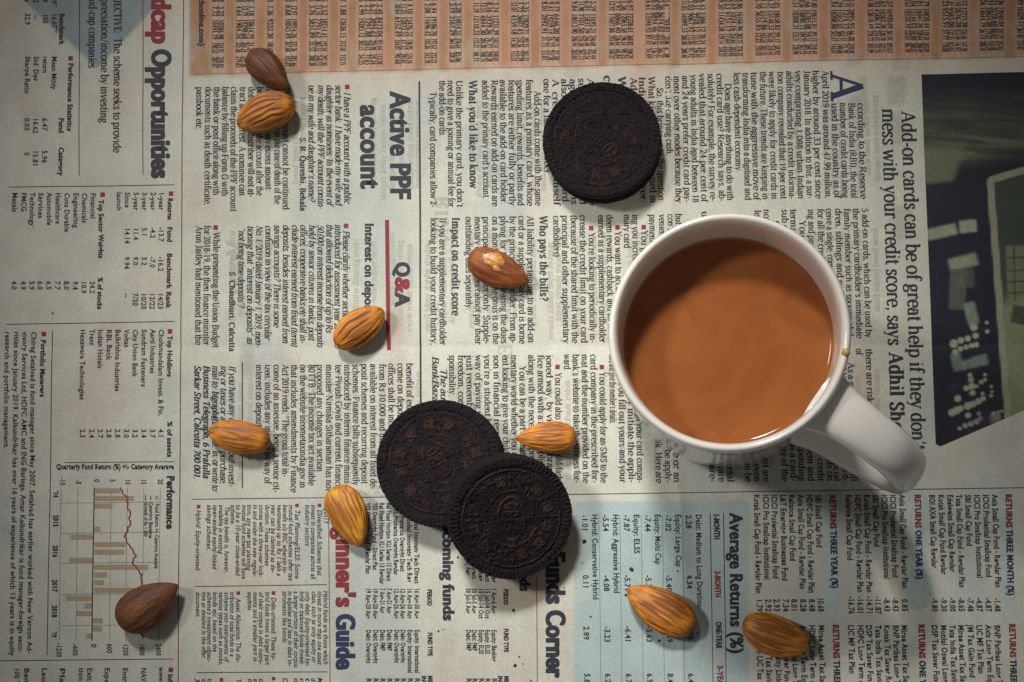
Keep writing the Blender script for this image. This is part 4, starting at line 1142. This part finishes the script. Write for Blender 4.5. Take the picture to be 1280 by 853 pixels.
for cx_, ch in zip((-.20, -.067, .067, .20), 'OREO'):
    w_, h_, lw = .042, .095, .015
    if ch == 'O': ring(cx_, 0, w_, h_, lw, 1, 14)
    elif ch == 'R': seg(cx_ - w_, -h_, cx_ - w_, h_, lw, 1); ring(cx_ - w_, h_ * .5, w_ * 1.8, h_ * .5, lw, 1, 8, -90, 90); seg(cx_ - w_ * .3, 0, cx_ + w_, -h_, lw, 1)
    elif ch == 'E':
        seg(cx_ - w_, -h_, cx_ - w_, h_, lw, 1)
        for yy in (-h_, 0, h_): seg(cx_ - w_, yy, cx_ + w_ * .9, yy, lw, 1)
ring(0, 0, .35, .215, .017, 1, 40)
seg(0, .215, 0, .36, .014, 1); seg(-.06, .28, .06, .28, .014, 1); seg(-.045, .315, .045, .315, .012, 1)
ring(0, 0, .45, .42, .015, .8, 40, 115, 425)
for i in range(12):
    a = math.radians(i * 30 + 15); fx, fy = .615 * math.cos(a), .615 * math.sin(a)
    for q_ in range(4):
        b = a + math.radians(45 + 90 * q_); ring(fx + .052 * math.cos(b), fy + .052 * math.sin(b), .030, .030, .021, .9, 6)
    a2 = a + math.radians(15); ux, uy = math.cos(a2), math.sin(a2)
    seg(.50 * ux, .50 * uy, .56 * ux, .56 * uy, .016, .8)
    seg(.66 * ux - .035 * uy, .66 * uy + .035 * ux, .66 * ux + .035 * uy, .66 * uy - .035 * ux, .014, .8)
    seg(.66 * ux, .66 * uy, .73 * ux, .73 * uy, .014, .8)
for i in range(24):
    a = math.radians(i * 15 + 7); seg(.455 * math.cos(a), .455 * math.sin(a), .475 * math.cos(a), .475 * math.sin(a), .014, .7)
ring(0, 0, .785, .785, .014, .9, 72)
SEG = np.array(SEG)
def emboss(x, y):
    h = np.zeros(len(x))
    for x0, y0, x1, y1, w, hh in SEG:
        m_ = (np.abs(x - (x0 + x1) / 2) < abs(x1 - x0) / 2 + 2.2 * w) & (np.abs(y - (y0 + y1) / 2) < abs(y1 - y0) / 2 + 2.2 * w)
        if not m_.any(): continue
        xx, yy = x[m_], y[m_]; dx, dy = x1 - x0, y1 - y0; l2 = dx * dx + dy * dy + 1e-12
        t_ = np.clip(((xx - x0) * dx + (yy - y0) * dy) / l2, 0, 1)
        d = np.hypot(xx - x0 - t_ * dx, yy - y0 - t_ * dy)
        h[m_] = np.maximum(h[m_], hh * np.exp(-(d / w) ** 2 * 1.1))
    return h
def wafer(name, R_, z0, th, seed, parent, up=True, rim_wear=1.0, bites=()):
    na, nr = 540, 170
    a = np.arange(na) / na * 2 * math.pi
    r = np.concatenate([[0.0], np.linspace(.012, .845, 118), np.linspace(.85, 1.0, nr - 119)])
    A, RR_ = np.meshgrid(a, r)
    n_ = fbm(np.cos(A) * 9 + 30, np.sin(A) * 9 + 30, seed, 4)
    rough = 1 + .010 * (n_ - .5) * rim_wear * sstep(.85, 1, RR_) + .007 * rim_wear * (vnoise(np.cos(A) * 42 + 50, np.sin(A) * 42 + 50, seed + 4) - .5) * sstep(.9, 1, RR_)
    cren = .5 + .5 * np.cos(A * 84)
    rough = rough - .004 * (1 - cren) * sstep(.90, 1, RR_)
    for ba, bw, bd in bites: rough = rough - bd * np.exp(-(((A - ba + math.pi) % (2 * math.pi) - math.pi) / bw) ** 2) * sstep(.8, 1, RR_)
    x = RR_ * rough * np.cos(A); y = RR_ * rough * np.sin(A)
    e = emboss((RR_ * np.cos(A)).ravel(), (RR_ * np.sin(A)).ravel()).reshape(A.shape)
    wear = sstep(.30, .62, fbm(x * 5 + 3, y * 5 + 8, seed + 7, 3))
    h = .00042 * e * (.45 + .55 * wear)
    rim = sstep(.825, .86, RR_) * sstep(1.0, .975, RR_)
    h = h + rim * (.00034 + .00020 * cren * sstep(.86, .885, RR_)) + .0001 * sstep(.80, .78, RR_)
    h = h - .0009 * sstep(.972, 1.0, RR_) ** 2
    h = h + .00034 * (fbm(x * 26, y * 26, seed + 11, 4) - .5) + .00045 * (fbm(x * 7, y * 7, seed + 12, 2) - .5)
    pits = sstep(.74, .85, vnoise(x * 34, y * 34, seed + 13)); h = h - .00035 * pits
    tint = np.clip(.18 + .75 * e * wear + .35 * wear * sstep(.8, .3, RR_) * fbm(x * 12, y * 12, seed + 20, 3) + .22 * rim * cren * wear, 0, 1.15)
    Z_ = z0 + (th + h)
    top = np.stack([x * R_, y * R_, Z_], -1).reshape(-1, 3)
    # side and underside
    ex, ey = x[-1] * R_, y[-1] * R_
    lay = []
    for fr, zz in ((1.004, .55), (1.0, .25), (.985, 0.0), (.90, 0.0), (.0, 0.0)):
        lay.append(np.stack([ex * fr, ey * fr, np.full(na, z0 + th * zz)], 1))
    side = np.concatenate(lay)
    Vv = np.concatenate([top, side]); tn_ = np.concatenate([tint.ravel(), np.full(len(side), .12)])
    if not up: Vv = Vv * [1, -1, -1] + [0, 0, 2 * z0 + th]
    o = mesh_np(name, Vv, [grid_faces(nr + 5, na, True)], m_cook, parent, smooth=True)
    o.data.color_attributes.new('tint', 'FLOAT_COLOR', 'POINT').data.foreach_set('color', np.repeat(tn_[:, None], 4, 1).astype(np.float32).ravel())
    return o
def cookie(lab, R_, seed, bites=(), wear=1.0):
    t_ = empty('sandwich_cookie'); label(t_, lab, 'cookie', 'dark sandwich cookies on the newspaper')
    wafer('wafer', R_, .0, .0036, seed + 50, t_, up=False, rim_wear=wear)
    pr = [(0, .0036), (R_ * .80, .0036), (R_ * .845, .0040), (R_ * .85, .0052), (R_ * .835, .0064), (R_ * .80, .0068), (0, .0068)]
    lathe('cream', pr, 72, m_cream, t_)
    wafer('wafer', R_, .0068, .0036, seed, t_, rim_wear=wear, bites=bites)
    return t_
def place(o, px_, py_, z, zoff=0.0):
    p = unproject(px_, py_, z); o.location = (p[0], p[1], zoff)
    return p
ck = cookie('dark sandwich cookie lying alone above the mug, near the top of the paper', .0218, 3, [(2.4, .15, .006)])
p = place(ck, 751.5, 173.8, .0105); ck.location.z = float(paper_h(p[0], p[1])) + .0001; ck.rotation_euler = (0, 0, math.radians(-52))
c2 = cookie('lower dark sandwich cookie, flat on the paper with another leaning on its edge', .0232, 17)
p2_ = place(c2, 548.5, 579, .0105); c2.location.z = float(paper_h(p2_[0], p2_[1])) + .0001; c2.rotation_euler = (0, 0, math.radians(-60))
c3 = cookie('dark sandwich cookie with a crumbling edge, leaning on top of the other cookie', .0222, 29, [(5.16, .13, .05), (5.32, .06, .03), (5.0, .05, .035), (5.75, .2, .014)], 2.2)
# leaning: lowest point on the paper, opposite side on the rim of the other cookie
d = unproject(639, 648.5, .015) - unproject(548.5, 579, .0105); d[2] = 0
dist = float(np.linalg.norm(d)); dirv = d / dist
R3, R2 = .0222, .0232
# contact at distance (dist - R2) from the centre of the leaning one, towards the other
lift = .0113; reach = R3 + (dist - R2) 
tilt = math.asin(lift / reach)
cz = R3 * math.sin(tilt) + .0006
axis = Vector((dirv[1], -dirv[0], 0))
axis = Vector((-dirv[1], dirv[0], 0))
Mx = Matrix.Rotation(tilt, 4, axis) @ Matrix.Rotation(math.radians(-88), 4, 'Z')
pc = unproject(639, 648.5, cz + .0104)
c3.matrix_world = Matrix.Translation((pc[0] - dirv[0] * .0104 * math.sin(tilt), pc[1] - dirv[1] * .0104 * math.sin(tilt), cz)) @ Mx

# ------------------------------------------------------------------ almonds
def skin_mat(name, dark, mid, pale, patches=None):
    m = mat(name, mid, .42)
    b = m.node_tree.nodes['Principled BSDF']; b.inputs['Specular IOR Level'].default_value = .35
    b.inputs['Subsurface Weight'].default_value = .06; b.inputs['Subsurface Scale'].default_value = .002
    c_ = N(m, 'ShaderNodeTexCoord'); mp = N(m, 'ShaderNodeMapping'); mp.inputs['Scale'].default_value = (70, 620, 620)
    L(m, c_.outputs['Object'], mp.inputs[0])
    n_ = N(m, 'ShaderNodeTexNoise', Scale=1.0, Detail=5.0, Distortion=.35); L(m, mp.outputs[0], n_.inputs['Vector'])
    at = N(m, 'ShaderNodeAttribute', _attribute_name='tint')
    ad = N(m, 'ShaderNodeMath', _operation='MULTIPLY_ADD'); L(m, n_.outputs[0], ad.inputs[0]); ad.inputs[1].default_value = .75; L(m, at.outputs['Fac'], ad.inputs[2])
    r_ = N(m, 'ShaderNodeValToRGB'); L(m, ad.outputs[0], r_.inputs[0])
    cr = r_.color_ramp; cr.elements[0].position = .22; cr.elements[0].color = (*dark, 1); cr.elements[1].position = .80; cr.elements[1].color = (*pale, 1)
    e_ = cr.elements.new(.50); e_.color = (*mid, 1)
    L(m, r_.outputs[0], b.inputs['Base Color'])
    n3 = N(m, 'ShaderNodeTexNoise', Scale=2600.0, Detail=3.0); L(m, c_.outputs['Object'], n3.inputs['Vector'])
    ad2 = N(m, 'ShaderNodeMath', _operation='MULTIPLY_ADD'); L(m, n3.outputs[0], ad2.inputs[0]); ad2.inputs[1].default_value = .5; L(m, n_.outputs[0], ad2.inputs[2])
    bp = N(m, 'ShaderNodeBump', Strength=.55, Distance=.0005); L(m, ad2.outputs[0], bp.inputs['Height']); L(m, bp.outputs[0], b.inputs['Normal'])
    rr = N(m, 'ShaderNodeMapRange'); rr.inputs['To Min'].default_value = .38; rr.inputs['To Max'].default_value = .62; L(m, n_.outputs[0], rr.inputs[0]); L(m, rr.outputs[0], b.inputs['Roughness'])
    return m
SK = [skin_mat('almond_skin', (.25, .075, .011), (.66, .25, .026), (.88, .44, .060)),
      skin_mat('golden_almond_skin', (.32, .11, .014), (.74, .34, .035), (.90, .52, .09)),
      skin_mat('brown_almond_skin', (.080, .028, .012), (.21, .074, .022), (.36, .145, .04)),
      skin_mat('red_brown_almond_skin', (.12, .030, .009), (.33, .095, .016), (.52, .19, .028))]
def almond(lab, bx_, by_, tx_, ty_, wpx, seed, sk, th=.0092, groove=1.0, ngr=7, zc=.005, dtilt=0.0, roll=0.0, blunt=.46, tip=.60):
    """blunt end at (bx,by), pointed end at (tx,ty), in photograph pixels"""
    P0 = unproject(bx_, by_, zc); P1 = unproject(tx_, ty_, zc)
    ln = float(np.linalg.norm(P1 - P0)); wd_ = wpx * S * 1.04
    nu, nv = 84, 150
    t = np.linspace(0, 1, nu); s_ = .5 - .5 * np.cos(t * math.pi)
    prof_ = (s_ ** blunt) * ((1 - s_) ** tip) * (1 + .12 * s_); prof_ = prof_ / prof_.max()
    prof_ = prof_ * (1 + .0 * s_)
    rs = np.random.RandomState(seed)
    th_a = np.arange(nv) / nv * 2 * math.pi
    T_, A_2 = np.meshgrid(t, th_a, indexing='ij'); S_ = .5 - .5 * np.cos(T_ * math.pi)
    pr_ = np.interp(T_, t, prof_)
    # grooves fan out from the blunt end and meet at the point
    warp = A_2 + .30 * (fbm(S_ * 3 + seed, A_2 * .8 + 4, seed, 3) - .5) + .25 * (S_ - .5) * math.copysign(1, rs.rand() - .5)
    ph = warp * ngr / 1.0
    per = A_2 / (2 * math.pi)
    g1 = np.zeros_like(T_)
    ngr = int(ngr * 1.7)
    for q_ in range(ngr * 2):
        a0 = (q_ + rs.uniform(-.25, .25)) / (ngr * 2) * 2 * math.pi; wdt = rs.uniform(.045, .085); l0 = rs.uniform(.02, .25); l1 = rs.uniform(.65, 1.0); dp_ = rs.uniform(.4, 1)
        wob = .22 * (vnoise(S_ * 5 + q_ * 7, S_ * 0 + seed, seed) - .5)
        dd = (A_2 + wob - a0 + math.pi) % (2 * math.pi) - math.pi
        g1 = g1 + dp_ * np.exp(-(dd / wdt) ** 2) * sstep(l0 - .05, l0 + .12, S_) * sstep(l1 + .06, l1 - .15, S_)
    g1 = np.clip(g1, 0, 1.1)
    lump = 1 + .055 * (fbm(S_ * 4, np.cos(A_2) * 1.6 + seed, seed + 3, 3) - .5) + .04 * (fbm(S_ * 9, np.sin(A_2) * 5 + np.cos(A_2) * 3, seed + 5, 2) - .5)
    rr = pr_ * lump * (1 - .075 * groove * g1)
    asym = 1 + .06 * math.sin(seed) * np.cos(A_2)
    x = (S_ - .5) * ln
    bend = .02 * ln * math.sin(seed * 3.1) * np.sin(S_ * math.pi)
    cs, sn = np.cos(A_2), np.sin(A_2)
    yv = rr * asym * np.sign(cs) * np.abs(cs) ** .96 * wd_ / 2 + bend
    zv = rr * np.sign(sn) * np.abs(sn) ** .92 * th / 2
    tint = -.36 * g1 * groove + .22 * (fbm(S_ * 3, np.cos(A_2) * 2 + 7, seed + 9, 3) - .5) - .12 * sstep(.12, .0, S_) - .10 * sstep(.9, 1, S_)
    o = mesh_np('almond', np.stack([x, yv, zv], -1).reshape(-1, 3), [grid_faces(nu, nv, True)[:, ::-1]], sk, None, smooth=True)
    o.data.color_attributes.new('tint', 'FLOAT_COLOR', 'POINT').data.foreach_set('color', np.repeat(tint.ravel()[:, None], 4, 1).astype(np.float32).ravel())
    a_ = math.atan2(P1[1] - P0[1], P1[0] - P0[0]); M_ = (P0 + P1) / 2
    Rm = Matrix.Rotation(a_, 4, 'Z') @ Matrix.Rotation(dtilt, 4, 'Y') @ Matrix.Rotation(roll, 4, 'X')
    cs_ = np.stack([x, yv, zv], -1).reshape(-1, 3) @ np.array(Rm.to_3x3()).T
    zmin = cs_[:, 2].min()
    o.matrix_world = Matrix.Translation((M_[0], M_[1], float(paper_h(M_[0], M_[1])) - zmin - .0001)) @ Rm
    label(o, lab, 'almond', 'almonds scattered on the newspaper')
    return o
almond('dark shaded almond at the top left, on the tinted share table above its paler neighbour', 310, 67, 361, 113, 40, 21, SK[2], th=.0105, groove=.6, zc=.006, dtilt=-.12, roll=.5, tip=.85)
almond('ridged orange almond at the top left, just below the darker one', 367, 127, 296, 156, 46, 22, SK[0], th=.0105, ngr=6, groove=1.1, zc=.006, roll=-.15)
almond('almond beside the red bar, below the letters Q&A, with two deep creases', 419, 431, 479, 387, 42, 23, SK[0], ngr=4, groove=1.3, roll=.15)
a4 = almond('red-brown almond with two bare golden patches where the skin is worn', 587, 319, 662, 353, 43, 24, SK[3], groove=.35, roll=.1, tip=.78)
almond('almond lying across the thin black rule in the lower left columns, point to the left', 337, 553, 260, 538, 41, 25, SK[0], groove=.6, ngr=8, roll=-.1)
almond('almond between the tea mug and the pair of cookies, point to the left', 721, 547, 643, 548, 38, 26, SK[0], groove=.55, ngr=8, tip=.88)
almond('bright golden almond covering the start of the Guide headline', 417, 609, 450, 684, 48, 27, SK[1], groove=.75, ngr=8, roll=.2, blunt=.42, tip=.75)
almond('large dull brown almond on the bar chart at the bottom left', 148, 780, 222, 731, 53, 28, SK[2], th=.0115, groove=.45, ngr=9, zc=.006, tip=.86)
almond('large ridged almond on the pale teal returns table', 868, 786, 783, 736, 49, 29, SK[0], th=.0095, groove=1.1, ngr=7, roll=.1, tip=.72)
almond('almond at the right end of the Average Returns headline, rounded end to the left', 929, 777, 1013, 808, 47, 30, SK[0], th=.0095, groove=.95, ngr=8, roll=-.1)
# bare patches: thin pieces of kernel where the skin has come off
m_bare = mat('bare_kernel', (.66, .36, .06, 1), .35)
_n = N(m_bare, 'ShaderNodeTexNoise', Scale=420.0, Detail=6.0, Roughness=.65); _c = N(m_bare, 'ShaderNodeTexCoord'); L(m_bare, _c.outputs['Object'], _n.inputs['Vector'])
_r = N(m_bare, 'ShaderNodeValToRGB'); L(m_bare, _n.outputs[0], _r.inputs[0]); _r.color_ramp.elements[0].position = .38; _r.color_ramp.elements[0].color = (.30, .10, .018, 1); _r.color_ramp.elements[1].position = .62; _r.color_ramp.elements[1].color = (.60, .29, .04, 1)
L(m_bare, _r.outputs[0], m_bare.node_tree.nodes['Principled BSDF'].inputs['Base Color'])
def patch(o, px_, py_, rx, ry, ang, seed):
    bpy.context.view_layer.update()
    mw = np.array(o.matrix_world); n_ = len(o.data.vertices); v = np.zeros(n_ * 3, np.float32); o.data.vertices.foreach_get('co', v); v = v.reshape(-1, 3)
    nr_ = np.zeros(n_ * 3, np.float32); o.data.vertices.foreach_get('normal', nr_); nr_ = nr_.reshape(-1, 3)
    w = v @ mw[:3, :3].T + mw[:3, 3]; X1, Y1 = project(w)
    nz = (nr_ @ mw[:3, :3].T)[:, 2]
    u = ((X1 - px_) * math.cos(ang) + (Y1 - py_) * math.sin(ang)) / rx; q_ = (-(X1 - px_) * math.sin(ang) + (Y1 - py_) * math.cos(ang)) / ry
    ins = (np.hypot(u, q_) + .55 * (fbm(X1 / 3.2, Y1 / 3.2, seed, 3) - .5) < 1) & (nz > 0)
    V2 = v + nr_ * np.where(ins, .00016, -.00004)[:, None]
    f = np.zeros(len(o.data.loops), np.int32); o.data.loops.foreach_get('vertex_index', f); f = f.reshape(-1, 4)
    f = f[ins[f].any(1)]
    us, inv = np.unique(f, return_inverse=True)
    return mesh_np('bare_patch', V2[us], [inv.reshape(-1, 4)], m_bare, o, smooth=True)
patch(a4, 617, 324, 14, 8, .25, 5); patch(a4, 621, 336, 4.5, 3, .6, 6)

# ------------------------------------------------------------------ crumbs
m_cr = mat('cookie_crumb', (.020, .014, .012, 1), .8); rs = np.random.RandomState(3)
def crumb_mesh(sd):
    bm = bmesh.new(); bmesh.ops.create_icosphere(bm, subdivisions=2, radius=1)
    r_ = np.random.RandomState(sd)
    for v in bm.verts: v.co *= 1 + r_.uniform(-.28, .28)
    me = bpy.data.meshes.new('crumb'); bm.to_mesh(me); bm.free(); me.materials.append(m_cr); return me
CM = [crumb_mesh(s) for s in range(5)]
CL = ['beside the coming funds headline', 'level with the word Corner', 'in the lower left corner of the Funds Corner heading area', 'below the fund type column', 'just right of another crumb at the bottom edge', 'largest of the dots, left of the -1.01 figure', 'beside the -5.71 figure', 'below the Equity: ELSS line', 'under the -5.63 figure', 'near the word Cap', 'under the point of the almond on the teal table', 'on the Conservative Hybrid line', 'left of the word funds, uppermost', 'left of the word funds, lower one', 'just right of the leaning cookie', 'close by the broken edge of the leaning cookie', 'in the Metals and FMCG table on the far left', 'right of the Funds heading', 'on the line below the worn almond', 'at the bottom edge of the picture', 'in the gap between the two touching cookies', 'fallen against the broken edge of the leaning cookie']
for ci, (px_, py_, r_) in enumerate(((572.5, 696.5, 1.7), (642, 763, 1.9), (649, 821, 1.5), (644, 832, 2.0), (654, 830, 1.0), (730.5, 676.5, 2.8), (789.5, 712, 2.4), (782, 744, 1.8), (872, 792, 1.3), (847, 714, 1.2), (824, 801, 1.5), (738, 771, 1.2), (548, 789, 1.3), (554, 787, .9), (728, 704, .9), (564, 676, 2.1), (66, 392, 1.2), (705, 735, 1.0), (601, 372, .9), (664, 851, 1.2), (556, 668, 1.2), (575, 683, 3.4))):
    o = bpy.data.objects.new('crumb', CM[rs.randint(5)]); link(o)
    p = unproject(px_, py_); r = r_ * S * .85
    o.location = (p[0], p[1], float(paper_h(p[0], p[1])) + r * .35); o.scale = (r * rs.uniform(.8, 1.5), r, r * .6); o.rotation_euler = (0, 0, rs.uniform(0, 6))
    label(o, 'tiny dark cookie crumb ' + CL[ci], 'crumb', 'cookie crumbs on the newspaper')
bpy.data.objects.remove(_to); bpy.data.curves.remove(_tc)
